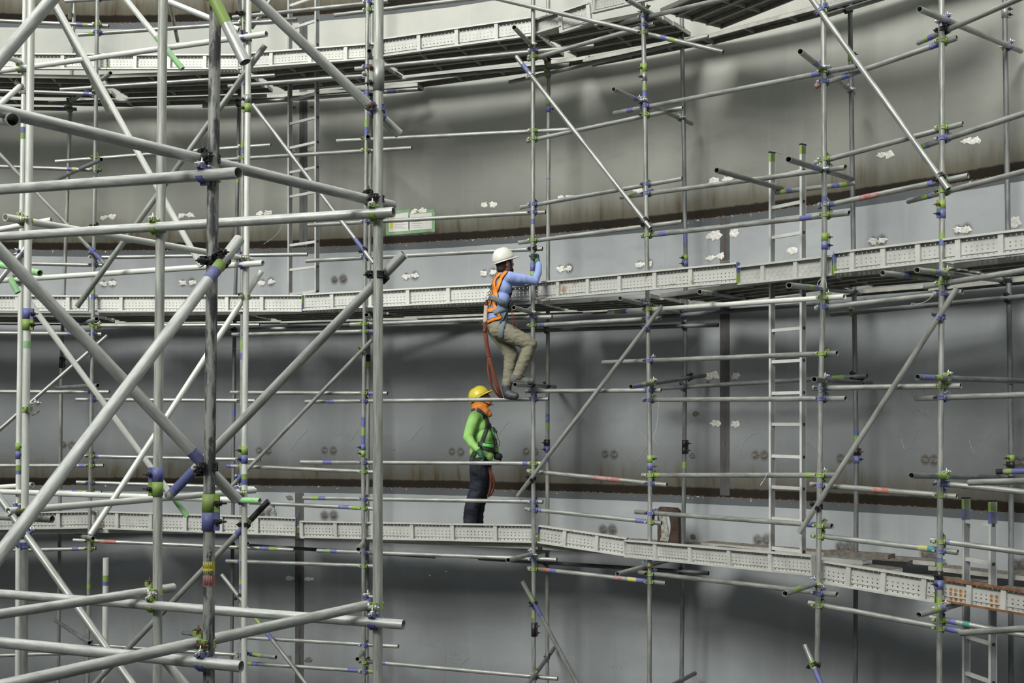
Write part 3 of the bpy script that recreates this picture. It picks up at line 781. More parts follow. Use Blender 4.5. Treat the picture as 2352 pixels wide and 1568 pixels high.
def bolt_mesh():
    bm = bmesh.new()
    cyl(bm, (0.022, 0.040, 0), (-0.040, 0.042, 0), 0.0055, seg=8)
    cyl(bm, (-0.024, 0.042, 0), (-0.036, 0.042, 0), 0.0125, seg=6)
    cyl(bm, (-0.036, 0.042, 0), (-0.052, 0.042, 0), 0.0062, 0.003, seg=8)
    cyl(bm, (0.022, 0.040, -0.016), (0.022, 0.040, 0.016), 0.0065, seg=8)
    # side-pointing tee end
    cyl(bm, (-0.010, 0.036, 0), (-0.010, 0.072, 0), 0.006, 0.003, seg=8)
    cyl(bm, (-0.010, 0.046, 0), (-0.010, 0.056, 0), 0.0115, seg=6)
    me = bpy.data.meshes.new('bolt'); bm.to_mesh(me); bm.free(); return me
HALF = {}; BOLT = {}
hm, bmh = half_mesh(), bolt_mesh()
for c in 'gbkw':
    me = hm.copy(); me.materials.append(M[CM[c]] if c != 'w' else M['galv']); HALF[c] = me
for c in ('bolt', 'bolt_rust', 'black_metal'):
    me = bmh.copy(); me.materials.append(M[c]); BOLT[c] = me
PAIR = {'g': 'gg', 'b': 'bb', 'k': 'kk', 'w': 'ww', 'm': 'bg', 'n': 'gb'}
CNAME = {'g': 'green', 'b': 'blue', 'k': 'blackened', 'w': 'bare steel', 'm': 'blue-green', 'n': 'green-blue'}
_O = 'second third fourth fifth sixth seventh eighth ninth tenth eleventh twelfth thirteenth fourteenth fifteenth sixteenth seventeenth eighteenth nineteenth twentieth'.split()
ORD = ['topmost'] + [o + ' from top' for o in _O] + ['twenty-' + o + ' from top' for o in ['first'] + _O[:8]]
by_host = {}
for c in CLAMPS: by_host.setdefault(c[0], []).append(c)
def swap(c):   # neighbouring halves are often painted the other colour
    return c
for hk, lst in by_host.items():
    lst.sort(key=lambda c: -c[2].z)
    vis = 0
    for i, (_, col, a, da, b, db) in enumerate(lst):
        px = proj(a)
        n = b - a
        if n.length < 0.02: n = Vector((0, -1, 0)) if n.length < 1e-4 else n
        n = n.normalized(); na = (n - da * n.dot(da)).normalized(); nb = -(n - db * n.dot(db)).normalized()
        code = PAIR[col]
        if col in 'gb' and random.random() < 0.4: code = code[0] + ('b' if code[0] == 'g' else 'g')
        if not (-25 < px[1] < 1593 and -25 < px[0] < 2377): continue
        root = empty('tube_coupler', Matrix.Translation(a)); vis += 1
        tag(root, f"{CNAME[col]} tube coupler on the {SHORT[hk]}, {ORD[vis - 1]}", 'tube coupler', 'tube couplers of the scaffold')
        inv = Matrix.Translation(-a)
        for (pt, dr, nn, cc) in ((a, da if da.z > 0 else -da, na, code[0]), (b, db if db.x > 0 else -db, nb, code[1])):
            f = frame(pt, dr, nn)
            # the bolt sits on the left / upper side as seen from the camera
            if (f.col[1].xyz.x > 0.2 and abs(dr.z) > 0.7) or (f.col[1].xyz.z < -0.2 and abs(dr.z) <= 0.7): f = frame(pt, -dr, nn)
            h = obj('clamp_half', HALF[cc], None, root, mw=inv @ f)
            bt = 'black_metal' if cc == 'k' else random.choice(['bolt', 'bolt', 'bolt_rust'])
            obj('bolt', BOLT[bt], None, h)
CLAMP_AT = {}

# sleeve couplers at the splices
def sleeve(hk, y, h, cols, side, label):
    for (q0, q1) in HOSTS[hk]:
        if proj(q0)[1] - 3 <= y <= proj(q1)[1] + 3: break
    D = q0.y; s = FPX / D
    t = (y - proj(q0)[1]) / (proj(q1)[1] - proj(q0)[1]); c = q0 + (q1 - q0) * t
    H = h / s; d = (q0 - q1).normalized()
    f = frame(c, d, Vector((0, -1, 0)))
    root = empty('sleeve_coupler', f); tag(root, label, 'sleeve coupler', 'sleeve couplers of the scaffold')
    n = len(cols)
    for i, cc in enumerate(cols):
        b2 = bmesh.new(); a = -H / 2 + H * (n - 1 - i) / n; e = a + H / n
        seg = 20; prof = [(0.0247, a), (0.0292, a), (0.0292, e), (0.0247, e)]
        vs = [[b2.verts.new((r * math.cos(2 * math.pi * k / seg), r * math.sin(2 * math.pi * k / seg), z)) for k in range(seg)] for r, z in prof]
        for j in range(4):
            for k in range(seg):
                ff = b2.faces.new((vs[j][k], vs[j][(k + 1) % seg], vs[(j + 1) % 4][(k + 1) % seg], vs[(j + 1) % 4][k])); ff.smooth = j == 1
        # flange along the slit
        box(b2, (0.012, side * 0.0345, (a + e) / 2), (0.008, 0.019, (e - a) * 0.98)); box(b2, (-0.004, side * 0.0345, (a + e) / 2), (0.006, 0.019, (e - a) * 0.98))
        obj('sleeve_half', b2, M[CM[cc]] if cc != 'w' else M['galv'], root)
    for zz in (-H * 0.25, H * 0.25):
        b2 = bmesh.new()
        cyl(b2, (-0.012, side * 0.036, zz), (0.040, side * 0.036, zz), 0.006, seg=8)
        cyl(b2, (0.016, side * 0.036, zz), (0.028, side * 0.036, zz), 0.0125, seg=6)
        cyl(b2, (0.004, side * 0.030, zz), (0.004, side * 0.075, zz), 0.006, 0.004, seg=8)
        cyl(b2, (0.004, side * 0.044, zz), (0.004, side * 0.054, zz), 0.012, seg=6)
        obj('bolt', b2, M['black_metal'] if random.random() < 0.6 else M['bolt_rust'], root)
for a in [('N1', 733, 50, 'bg', 1), ('N2', 1035, 36, 'gb', 1), ('N3', 1106, 66, 'bg', -1), ('N4', 1176, 84, 'gb', 1), ('N6', 174, 70, 'w', -1), ('F2', 623, 36, 'bg', 1),
          ('N5', 238, 40, 'wg', -1), ('N5', 1044, 40, 'gb', -1), ('F1', 1034, 28, 'bg', -1), ('B1', 830, 32, 'kg', -1), ('B0', 832, 26, 'k', 1),
          ('B2', 243, 30, 'gb', 1), ('B2', 1024, 30, 'kb', -1), ('B3', 598, 26, 'gb', -1), ('B3', 1026, 32, 'kk', 1), ('B4', 130, 20, 'g', 1), ('B4', 1046, 34, 'kb', 1),
          ('B5', 28, 26, 'w', 1), ('B5', 1059, 30, 'gk', -1), ('F2', 1445, 32, 'k', 1), ('F3', 166, 40, 'gw', -1), ('F3', 1062, 34, 'gb', 1), ('F4', 554, 38, 'gb', 1),
          ('F5', 480, 42, 'gb', -1), ('F5', 1331, 42, 'kb', -1)]:
    cn = '-'.join({'b': 'blue', 'g': 'green', 'w': 'galvanised', 'k': 'blackened'}[c] for c in dict.fromkeys(a[3]))
    twice = {'N5': 238, 'B2': 243, 'B3': 598, 'B4': 130, 'B5': 28, 'F3': 166, 'F5': 480, 'F2': 623}
    wh = '' if a[0] not in twice else ('upper of two, ' if a[1] == twice[a[0]] else 'lower of two, ')
    sleeve(*a, f"{cn} bolted sleeve splice, {wh}on the {SHORT[a[0]]}")

# an open coupler hanging unused on the left-edge post
c = U(60, 940, FPX / 352); root = empty('tube_coupler', Matrix.Translation(c))
tag(root, 'green coupler with its free half hanging open, on the bright left-edge post', 'tube coupler')
h = obj('clamp_half', HALF['g'], None, root, mw=frame(Vector(), Vector((0, 0, 1)), Vector((1, 0, 0)))); obj('bolt', BOLT['bolt'], None, h)
h = obj('clamp_half', HALF['w'], None, root, mw=frame(Vector((0.058, -0.01, 0)), Vector((0, 1, 0.2)), Vector((-1, 0, 0)))); obj('bolt', BOLT['bolt'], None, h)

# ------------------------------------------------------------------ toe boards: planks stood on edge along the walkways
FP = [(-300, 186), (210, 184), (555, 187), (840, 194), (1225, 205), (1487, 217), (1888, 258), (2161, 277), (2500, 306)]
def front_D(px, extra=0.0):
    for (xa, sa), (xb, sb) in zip(FP, FP[1:]):
        if px <= xb: return FPX / (sa + (sb - sa) * (px - xa) / (xb - xa)) + extra
    return FPX / FP[-1][1] + extra

def toe_board(x0, t0, b0, x1, t1, b1, ribs, m, label, holes='round', caps='', extra=0.10, rim=None, rust_rings=None, cat='toe board'):
    A = U(x0, b0, front_D(x0, extra)); B = U(x1, b1, front_D(x1, extra))
    H = ((b0 - t0) / FPX * A.y + (b1 - t1) / FPX * B.y) / 2
    L = (B - A).length
    X = (B - A).normalized(); Zup = Vector((0, 0, 1)); Y = Zup.cross(X).normalized(); Z = X.cross(Y)
    mw = Matrix((X, Y, Z)).transposed().to_4x4(); mw.translation = A      # X along, Y away from camera, Z up
    root = empty('toe_board', mw); tag(root, label, cat, 'toe boards of the walkways')
    # sheet with real holes
    bm = bmesh.new(); hr = 0.0072; pitch = 0.045
    nx = max(2, int(L / pitch)); cw = L / nx
    zs = [0.012, 0.058, 0.072, 0.112, 0.128, 0.168, 0.182, H - 0.012]
    sc = H / 0.235
    rows = [(0.0, 0.016, 0), (0.016, 0.052, 1), (0.052, 0.066, 0), (0.066, 0.106, 1), (0.106, 0.146, 1), (0.146, 0.176, 0), (0.176, 0.214, 1), (0.214, 0.235, 0)]
    def depth(z):       # shallow pressed steps in the sheet
        z /= sc
        return 0.008 if z < 0.054 else (0.0 if z < 0.176 else 0.008)
    if holes == 'tread':
        box(bm, (L / 2, 0.004, H / 2), (L, 0.003, H))
        for i in range(int(L / 0.035)):
            for j in range(5):
                a = 1 if (i + j) % 2 else -1
                fm = Matrix.Translation((0.02 + i * 0.035, 0.0015, 0.03 + j * 0.045 * sc)) @ Matrix.Rotation(a * 0.8, 4, 'Y')
                box(bm, (0, 0, 0), (0.028, 0.003, 0.006), fm)
    else:
        N8 = 8
        for (za, zb, hole) in rows:
            za *= sc; zb *= sc; y = depth((za + zb) / 2)
            for i in range(nx if hole else 1):
                xa, xb = (i * cw, (i + 1) * cw) if hole else (0, L)
                q = [bm.verts.new((xa, y, za)), bm.verts.new((xb, y, za)), bm.verts.new((xb, y, zb)), bm.verts.new((xa, y, zb))]
                if not hole: bm.faces.new(q); continue
                cx_, cz_ = (xa + xb) / 2, (za + zb) / 2
                c8 = [bm.verts.new((cx_ + hr * math.cos(a), y, cz_ + hr * math.sin(a))) for a in [math.pi * (1.25 + k / 4) for k in range(N8)]]
                c9 = [bm.verts.new((v.co.x, y + 0.006, v.co.z)) for v in c8]
                for k in range(4):
                    bm.faces.new((q[k], q[(k + 1) % 4], c8[(2 * k + 2) % 8], c8[2 * k + 1], c8[2 * k]))
                for k in range(8):
                    bm.faces.new((c8[k], c8[(k + 1) % 8], c9[(k + 1) % 8], c9[k]))
        for z in (0.054 * sc, 0.176 * sc):
            box(bm, (L / 2, 0.003, z), (L, 0.008, 0.003))
    obj('perforated_sheet' if holes != 'tread' else 'tread_sheet', bm, m, root)
    # rims folded toward the camera, with a returned lip
    for z, s_ in ((0.0015, 1), (H - 0.0015, -1)):
        bm = bmesh.new()
        box(bm, (L / 2, -0.016, z), (L, 0.050, 0.003))
        box(bm, (L / 2, -0.040, z + s_ * 0.008), (L, 0.003, 0.018))
        obj('rim', bm, rim or m, root)
    for r in ribs:
        rx = (r - x0) / (x1 - x0) * L
        bm = bmesh.new()
        box(bm, (rx, -0.030, H / 2), (0.045, 0.003, H - 0.01)); box(bm, (rx - 0.021, -0.014, H / 2), (0.003, 0.034, H - 0.01)); box(bm, (rx + 0.021, -0.014, H / 2), (0.003, 0.034, H - 0.01))
        obj('rib', bm, m, root)
    for side, c in zip((0, 1), (caps + '  ')[:2]):
        if c == ' ': continue
        bm = bmesh.new(); ex = 0.0 if side == 0 else L
        if c in 'bg':
            box(bm, (ex, -0.016, H * 0.75), (0.006, 0.056, H * 0.5)); o = obj('end_cap', bm, M[CM[c]], root)
            bm = bmesh.new(); box(bm, (ex, -0.016, H * 0.25), (0.006, 0.056, H * 0.5)); obj('end_cap', bm, M[CM['g' if c == 'b' else 'b']], root)
        else:
            box(bm, (ex, -0.016, H * 0.5), (0.006, 0.056, H)); obj('end_cap', bm, m, root)
    if rust_rings:
        for (ra, rb) in rust_rings:
            for i in range(nx):
                fx = x0 + (x1 - x0) * (i + 0.5) / nx
                if not ra < fx < rb: continue
                for (za, zb, hole) in rows[:5]:
                    if not hole: continue
                    b2 = bmesh.new(); yy = depth((za + zb) / 2 * sc) - 0.0006
                    for k in range(12):
                        a, e = 2 * math.pi * k / 12, 2 * math.pi * (k + 1) / 12
                        vs = [b2.verts.new(((i + .5) * cw + r_ * math.cos(t), yy, (za + zb) / 2 * sc + r_ * math.sin(t))) for r_, t in ((.0065, a), (.0065, e), (.016, e), (.016, a))]
                        b2.faces.new(vs)
                    obj('rust_ring', b2, M['rust_ring'], root)
    return root
M['rust_ring'] = mat('orange_rust_ring', (0.36, 0.17, 0.05), 0.8, 0.0, 0.3, 30, 0.1)
PL, PW, PR = M['plank'], M['plank_white'], M['plank_rusty']
toe_board(-60, 122, 160, 247, 126, 161, (145,), PW, 'perforated toe board on the top walkway at the left edge', caps=' b')
toe_board(249, 127, 161, 545, 125, 161, (312, 390, 472), PW, 'perforated toe board on the top walkway behind the pale tower post')
toe_board(548, 126, 160, 878, 97, 136, (627, 717, 798), PW, 'perforated toe board on the top walkway crossing the long ladder')
toe_board(881, 89, 132, 1228, 40, 84, (967, 1055, 1145), PL, 'perforated toe board, top walkway, right tower post to climber\'s post', caps='g ')
toe_board(1232, 44, 80, 1292, 28, 62, (), PL, 'short tread-plate toe board on the top walkway at climber\'s post', holes='tread', caps='b ')
toe_board(1291, 27, 78, 1360, 6, 56, (1292, 1357), PL, 'short tilted toe board segment, top walkway, right of climber\'s post')
toe_board(1364, -12, 32, 1700, -86, -46, (1366, 1450), PL, 'perforated toe board leaving the top edge of the picture', caps='w ')
toe_board(-60, 677, 714, 204, 679, 715, (40, 157), PW, 'perforated toe board on the middle walkway at the left edge', caps=' w')
toe_board(209, 679, 716, 696, 677, 716, (282, 372, 440, 526, 605), PW, 'long perforated toe board, middle walkway, leftmost front post to ladder foot', caps=' g')
toe_board(699, 676, 714, 1132, 651, 693, (768, 858, 945, 1036), PW, 'perforated toe board, middle walkway, ending at the climber\'s back')
toe_board(1134, 660, 694, 1216, 655, 688, (), PL, 'bare-holed toe board piece, middle walkway, hidden behind the climber\'s chest', extra=0.16)
toe_board(1228, 648, 689, 1697, 603, 650, (1292, 1367, 1443, 1523, 1601), PR, 'perforated toe board, middle walkway, right of climber, blue-green end', caps=' b')
toe_board(1699, 612, 655, 1918, 585, 633, (1759, 1835), PL, 'tread-plate toe board on middle walkway crossing the tall ladder', holes='tread', caps=' b', extra=0.13)
toe_board(1921, 583, 629, 2420, 513, 575, (1966, 2044, 2128, 2220, 2314), PL, 'perforated toe board, middle walkway, at the right edge', caps='b ')
toe_board(-60, 1178, 1217, 226, 1171, 1212, (135,), PL, 'perforated toe board with bright holes, lower walkway, left edge', caps=' w')
toe_board(240, 1172, 1214, 681, 1188, 1230, (271, 350, 430, 512, 593), PL, 'perforated toe board, lower walkway, behind both tower posts', caps=' b')
toe_board(693, 1194, 1234, 1231, 1205, 1246, (695, 778, 868, 958, 1050, 1145), PL, 'perforated toe board on the lower walkway below the green worker')
toe_board(1238, 1204, 1246, 1440, 1234, 1277, (1299, 1373), PL, 'perforated toe board with rusty top, lower walkway, right of climber\'s post', caps='b ', rim=M['plank_rusty'])
toe_board(1441, 1235, 1279, 1871, 1278, 1322, (1519, 1606, 1697, 1786), PL, 'perforated toe board, lower walkway, below the tall ladder foot', caps='ww')
toe_board(1886, 1286, 1338, 2151, 1325, 1383, (1953, 2034, 2124), PL, 'clean toe board with bright holes, lower walkway, left of rightmost post', caps=' b')
toe_board(2166, 1328, 1380, 2420, 1362, 1423, (2232, 2312), PL, 'rust-rimmed toe board, lower walkway, right of rightmost post', rim=M['rust'], rust_rings=((2178, 2224), (2272, 2304)))

# ------------------------------------------------------------------ deck planks of the three walkways
PT = []
for x, s in FP:
    D = FPX / s; PT.append(Vector(((x - CX) / FPX * D, D, 0)))
BAY = ['at the left frame edge', 'between leftmost and slim front posts', 'behind the dark tower post', 'left of the climber\'s post',
       'right of the climber\'s post', 'left of the tall-ladder post', 'right of the tall-ladder post', 'at the right frame edge']
LV = {'middle': [1.385] * 3 + [1.39, 1.385, 1.37, 1.35, 1.33], 'lower': [-1.34, -1.34, -1.36, -1.385, -1.38, -1.36, -1.40, -1.44], 'top': [4.385, 4.385, 4.40, 4.44, 4.42, 4.40, 4.38, 4.38]}
ROWN = ['front-edge', 'second-row', 'third-row', 'fourth-row', 'wall-side']
def deck_plank(A, B, w, m_top, m_side, label, name='deck_plank'):
    X = (B - A).normalized(); Y = Vector((0, 0, 1)).cross(X).normalized(); Z = X.cross(Y); L = (B - A).length
    mw = Matrix((X, Y, Z)).transposed().to_4x4(); mw.translation = A
    root = empty(name, mw); tag(root, label, 'deck plank', 'deck planks of the walkways')
    bm = bmesh.new()
    box(bm, (L / 2, 0, -0.002), (L, w, 0.003))
    for i in range(int(L / 0.09)):      # raised slip ribs
        for j in (-0.3, 0, 0.3): box(bm, (0.05 + i * 0.09, j * w, 0.001), (0.05, 0.02, 0.004))
    obj('tread', bm, m_top, root)
    for s_ in (-1, 1):
        bm = bmesh.new(); box(bm, (L / 2, s_ * (w / 2 - 0.0015), -0.024), (L, 0.003, 0.042)); box(bm, (L / 2, s_ * (w / 2 - 0.010), -0.0445), (L, 0.018, 0.003))
        obj('side_rim', bm, m_side, root)
    n = max(2, int(L / 0.5))
    for i in range(n + 1):
        bm = bmesh.new(); box(bm, (0.01 + (L - 0.02) * i / n, 0, -0.022), (0.018, w - 0.008, 0.034)); obj('cross_rib', bm, m_side, root)
    return root
for lv, zs in LV.items():
    for b in range(8):
        if lv == 'top' and b > 6: continue
        P, Q = PT[b], PT[b + 1]
        for r in range(5):
            if lv == 'lower' and b == 2 and r == 0 and False: continue
            off = (0.26, 0.49, 0.72, 0.95, 0)[r]
            def inn(p):
                c_ = Vector((TC.x, TC.y, 0)); n_ = (p - c_).normalized(); return p + n_ * off if r < 4 else c_ + n_ * (R_WALL - 0.17)
            A, B = inn(P), inn(Q); d = (B - A).normalized()
            if r < 4:
                d = (Q - P).normalized(); nn_ = Vector((-d.y, d.x, 0)); e_ = off * 0.055
                A, B = P + nn_ * off - d * e_, Q + nn_ * off + d * e_
            z = zs[b] + (0.008 if b % 2 else 0.0)
            e0, e1 = random.uniform(0.0, .05), random.uniform(0.0, .05)
            if r == 4: e0 = e1 = -0.03
            A = A + d * (0.004 + e0); B = B - d * (0.004 + e1)
            A.z = z; B.z = z
            if lv == 'middle' and b == 4 and r == 0: mm2 = M['plank_rusty']
            else: mm2 = M['deck_edge']
            deck_plank(A, B, 0.225 if r < 4 else 0.24, M['deck'], mm2, f"{ROWN[r]} steel deck plank of {lv} walkway, {BAY[b]}")
# loose planks lying on the lower walkway at the right
def lay(x0, y0, x1, y1, z, w, label, m1, m2):
    D0 = -z * FPX / (y0 - HY); D1 = -z * FPX / (y1 - HY)
    A = U(x0, y0, D0); B = U(x1, y1, D1); A.z = B.z = z + 0.05
    deck_plank(A, B, w, m1, m2, label, 'loose_plank')
lay(1893, 1287, 1992, 1297, -1.355, 0.16, 'loose galvanised plank lying on lower walkway right of tall-ladder post', M['galv'], M['plank'])
lay(1900, 1274, 2048, 1284, -1.345, 0.2, 'dirty loose plank lying nearest the wall on the lower walkway', M['deck'], M['deck'])
lay(1995, 1293, 2090, 1299, -1.385, 0.2, 'short loose plank end lying crosswise on the lower walkway', M['deck'], M['black_metal'])

# ------------------------------------------------------------------ ladders
def ladder(xl, xr, sl, sr, ytop, ybot, rungs, label, lean=0.0, rail=0.062, caps=True, stubs=True):
    L_ = U(xl, ybot, FPX / sl); zt = (HY - ytop) / sl
    R_ = U(xr, ybot, FPX / sr); zl = L_.z
    X = Vector((R_.x - L_.x, R_.y - L_.y, 0)); W = X.length; X.normalize(); Y = Vector((0, 0, 1)).cross(X); Z = Vector((0, 0, 1))
    mw = Matrix((X, Y, Z)).transposed().to_4x4(); mw.translation = Vector((L_.x, L_.y, zl))
    root = empty('ladder', mw); tag(root, label, 'ladder')
    H = zt - zl
    for x in (0, W):
        bm = bmesh.new(); box(bm, (x, 0, H / 2), (0.022, rail, H)); r_ = obj('rail', bm, M['alu'], root)
        # the web between the flanges, its shade painted in as a darker colour
        bm = bmesh.new(); box(bm, (x + 0.0115, 0, H / 2), (0.002, rail * 0.8, H)); box(bm, (x - 0.0115, 0, H / 2), (0.002, rail * 0.8, H)); obj('rail_web', bm, M['alu_shaded'], r_)
        if caps:
            bm = bmesh.new(); box(bm, (x, 0, H - 0.045), (0.025, rail + 0.003, 0.075)); obj('painted_end', bm, M['green'], r_)
            bm = bmesh.new(); box(bm, (x, 0, H + 0.006), (0.028, rail + 0.006, 0.016)); obj('end_cap', bm, M['black_metal'], r_)
            if caps == 2:
                bm = bmesh.new(); box(bm, (x, 0, H - 0.135), (0.025, rail + 0.003, 0.10)); obj('painted_end', bm, M['blue'], r_)
    for y in rungs:
        z = (HY - y) / ((sl + sr) / 2) - zl
        bm = bmesh.new(); box(bm, (W / 2, 0, z), (W, 0.030, 0.030))
        o = obj('rung', bm, M['alu'], root)
        if stubs:
            bm = bmesh.new(); box(bm, (W + 0.013, 0, z), (0.004, 0.026, 0.026)); box(bm, (-0.013, 0, z), (0.004, 0.026, 0.026)); obj('rung_socket', bm, M['black_metal'], o)
    return root
ladder(666, 728, 180, 184, -120, 676, [-53, 3, 57, 112, 167, 222, 277, 333, 390, 446, 559, 616, 672, 503], 'long pale aluminium ladder standing on the middle walkway left of right tower post', caps=False)
ladder(1773, 1844, 237, 244, 352, 1272, [400, 470, 540, 612, 684, 756, 829, 902, 974, 1048, 1120, 1193, 1262], 'tall aluminium ladder with green-painted tops rising from the lower walkway')
ladder(2219, 2280, 264, 274, 1145, 1760, [1201, 1289, 1377, 1470, 1556, 1645], 'short-topped ladder with green and blue rail tops at lower right', rail=0.066, caps=2)

# ------------------------------------------------------------------ small things
# water bottle
c = U(628, 1189, 15.3); c.z = -1.34 + 0.06 * 1.85; root = empty('water_bottle', Matrix.Translation(c) @ Matrix.Diagonal((1.4, 1.4, 1.85, 1))); tag(root, 'small clear water bottle with blue cap standing behind the lower toe board', 'bottle')
m = bpy.data.materials.new('clear_plastic'); m.use_nodes = True; b = m.node_tree.nodes['Principled BSDF']
b.inputs['Transmission Weight'].default_value = 0.85; b.inputs['Roughness'].default_value = 0.15; b.inputs['IOR'].default_value = 1.25; b.inputs['Base Color'].default_value = (0.8, 0.85, 0.85, 1); M['clear'] = m
bm = bmesh.new(); prof = [(0, 0), (0.030, 0), (0.032, 0.02), (0.029, 0.05), (0.032, 0.08), (0.031, 0.115), (0.012, 0.145), (0.012, 0.16), (0, 0.16)]
vs = [[bm.verts.new((r * math.cos(2 * math.pi * k / 14), r * math.sin(2 * math.pi * k / 14), z - 0.06)) for k in range(14)] for r, z in prof]
for a, b_ in zip(vs, vs[1:]):
    for k in range(14):
        f = bm.faces.new((a[k], a[(k + 1) % 14], b_[(k + 1) % 14], b_[k])); f.smooth = True
bmesh.ops.remove_doubles(bm, verts=bm.verts, dist=1e-5)
obj('bottle_body', bm, M['clear'], root)
bm = bmesh.new(); cyl(bm, (0, 0, 0.10), (0, 0, 0.118), 0.0145); obj('bottle_cap', bm, M['blue'], root)

# paper notices taped on the wall
M['paper'] = mat('paper', (0.66, 0.66, 0.62), 0.8, 0, 0.03, 9); M['tape'] = mat('green_tape', (0.20, 0.36, 0.20), 0.7, 0, 0.1, 12)
M['print'] = mat('grey_print', (0.30, 0.31, 0.32), 0.8, 0, 0.1, 9); M['yel'] = mat('yellow_stripe', (0.55, 0.53, 0.05), 0.7, 0, 0.05, 9)
def quad_on_wall(name, pts, off, m, parent=None, W=None):
    b2 = bmesh.new(); P = [on_wall(x, y, off) for x, y in pts]; P2 = [on_wall(x, y, off - 0.0015) for x, y in pts]
    o = parent.matrix_world.translation if False else Vector()
    v = [b2.verts.new(p) for p in P]; v2 = [b2.verts.new(p) for p in P2]
    b2.faces.new(v); b2.faces.new(v2[::-1])
    for i in range(len(v)): b2.faces.new((v[i], v2[i], v2[(i + 1) % len(v)], v[(i + 1) % len(v)]))
    bmesh.ops.recalc_face_normals(b2, faces=b2.faces)
    return obj(name, b2, m, parent)
for (L0, lab, yel) in (((893, 938, 494, 533, 487, 530), 'white notice sheet with yellow stripe, green-taped to wall, left one', True),
                       ((941, 992, 492, 529, 488, 525), 'white notice sheet green-taped to wall, right one, beside the striped one', False)):
    xa, xb, ya, yb, yc, yd = L0
    root = quad_on_wall('notice_sheet', [(xa, ya), (xa, yb), (xb, yd), (xb, yc)], 0.008, M['paper']); tag(root, lab, 'notice')
    for tp in ([(xa - 6, ya - 6), (xa - 6, ya + 3), (xb + 5, yc + 2), (xb + 5, yc - 8)], [(xa - 6, yb - 3), (xa - 6, yb + 8), (xb + 5, yd + 6), (xb + 5, yd - 3)]):
        quad_on_wall('tape_strip', tp, 0.005, M['tape'], root)
    side = xa - 3 if yel else xb + 3
    quad_on_wall('tape_strip', [(side - 4, ya - 4), (side - 4, yb + 4), (side + 4, yb + 3), (side + 4, ya - 6)], 0.0055, M['tape'], root)
    if yel: quad_on_wall('colour_stripe', [(xa + 3, ya + 3), (xa + 3, yb - 8), (xa + 10, yb - 9), (xa + 10, ya + 2)], 0.010, M['yel'], root)
    for i in range(6):
        y = ya + 8 + i * 4.2; o0 = 13 if yel else 4
        quad_on_wall('print_line', [(xa + o0, y), (xa + o0, y + 0.9), (xa + o0 + (26 if i % 2 else 20), y + 0.5), (xa + o0 + (26 if i % 2 else 20), y - 0.5)], 0.010, M['print'], root)

# rust-brown oval frame standing on the lower walkway, wrapped with plastic
def oval_frame():
    P0 = U(1510, 1247, 14.0); P1 = U(1570, 1247, 13.7)
    X = (P1 - P0).normalized(); X.z = 0; X.normalize(); Y = Vector((0, 0, 1)).cross(X)
    mw = Matrix((X, Y, Vector((0, 0, 1)))).transposed().to_4x4(); mw.translation = P0
    root = empty('steel_frame', mw); tag(root, 'rust-brown steel frame with oval opening standing behind lower toe board', 'steel frame')
    W, H = 0.315, 0.42; bm = bmesh.new(); n = 32; cx_, cz_ = 0.125, 0.2; rows = []
    for yy in (0, 0.05):
        inn = [bm.verts.new((cx_ + 0.075 * math.cos(t), yy, cz_ + 0.16 * math.sin(t))) for t in [2 * math.pi * i / n for i in range(n)]]
        out = []
        for i in range(n):
            t = 2 * math.pi * i / n; dx, dz = math.cos(t), math.sin(t)
            k = min((W - cx_) / dx if dx > 1e-6 else 9, -cx_ / dx if dx < -1e-6 else 9, (H - cz_) / dz if dz > 1e-6 else 9, -cz_ / dz if dz < -1e-6 else 9)
            out.append(bm.verts.new((cx_ + dx * k, yy, cz_ + dz * k)))
        rows.append((inn, out))
    (i0, o0), (i1, o1) = rows
    for i in range(n):
        j = (i + 1) % n
        bm.faces.new((i0[i], i0[j], o0[j], o0[i])); bm.faces.new((i1[j], i1[i], o1[i], o1[j])); bm.faces.new((i0[j], i0[i], i1[i], i1[j])); bm.faces.new((o0[i], o0[j], o1[j], o1[i]))
    obj('frame_plate', bm, M['rust_plate'], root)
    bm = bmesh.new(); g = []
    for i in range(7):
        g.append([bm.verts.new((0.055 + j * 0.03 + 0.02 * math.sin(i * 0.9), -0.012 + random.uniform(-.008, .008), 0.03 + i * 0.055)) for j in range(5)])
    for i in range(6):
        for j in range(4): bm.faces.new((g[i][j], g[i][j + 1], g[i + 1][j + 1], g[i + 1][j]))
    o = obj('plastic_wrap', bm, M['wrap'], root); md = o.modifiers.new('thickness', 'SOLIDIFY'); md.thickness = 0.002
M['wrap'] = mat('crumpled_plastic', (0.32, 0.32, 0.29), 0.25, 0.1, 0.4, 22, 0.5)
oval_frame()

# thin tie wires
M['wire'] = mat('tie_wire', (0.50, 0.50, 0.47), 0.6, 0.2, 0.1, 9)
def twire(pts, D, label, r=0.0022):
    wire('tie_wire', smooth_path([U(x, y, D) for x, y in pts], 6), r, M['wire'], None, label, 'wire')
twire([(2145, 668), (2138, 683), (2122, 694), (2104, 698), (2095, 696), (2093, 700)], 10.15, 'loose wire hanging in a hook below rightmost crossbar mouths')
twire([(1888, 588), (1884, 602), (1883, 612)], 10.9, 'short loose wire over tread-plate toe board at tall-ladder post')
twire([(1885, 640), (1878, 650), (1880, 662), (1890, 640), (1897, 645), (1899, 663)], 10.7, 'loop of wire below the tread-plate toe board at tall-ladder post')
twire([(1517, 1195), (1512, 930), (1514, 905)], 12.8, 'thin cord hanging beside front post right of climber', 0.0018) if False else None
twire([(1513, 922), (1511, 950), (1507, 985), (1500, 1005), (1510, 1020)], 12.7, 'thin dark cord hanging at front post right of climber, between walkways', 0.0015)
twire([(1763, 1084), (1757, 1098), (1750, 1108), (1746, 1115), (1752, 1107)], 11.3, 'white cord end knotted on guard rail left of tall ladder')
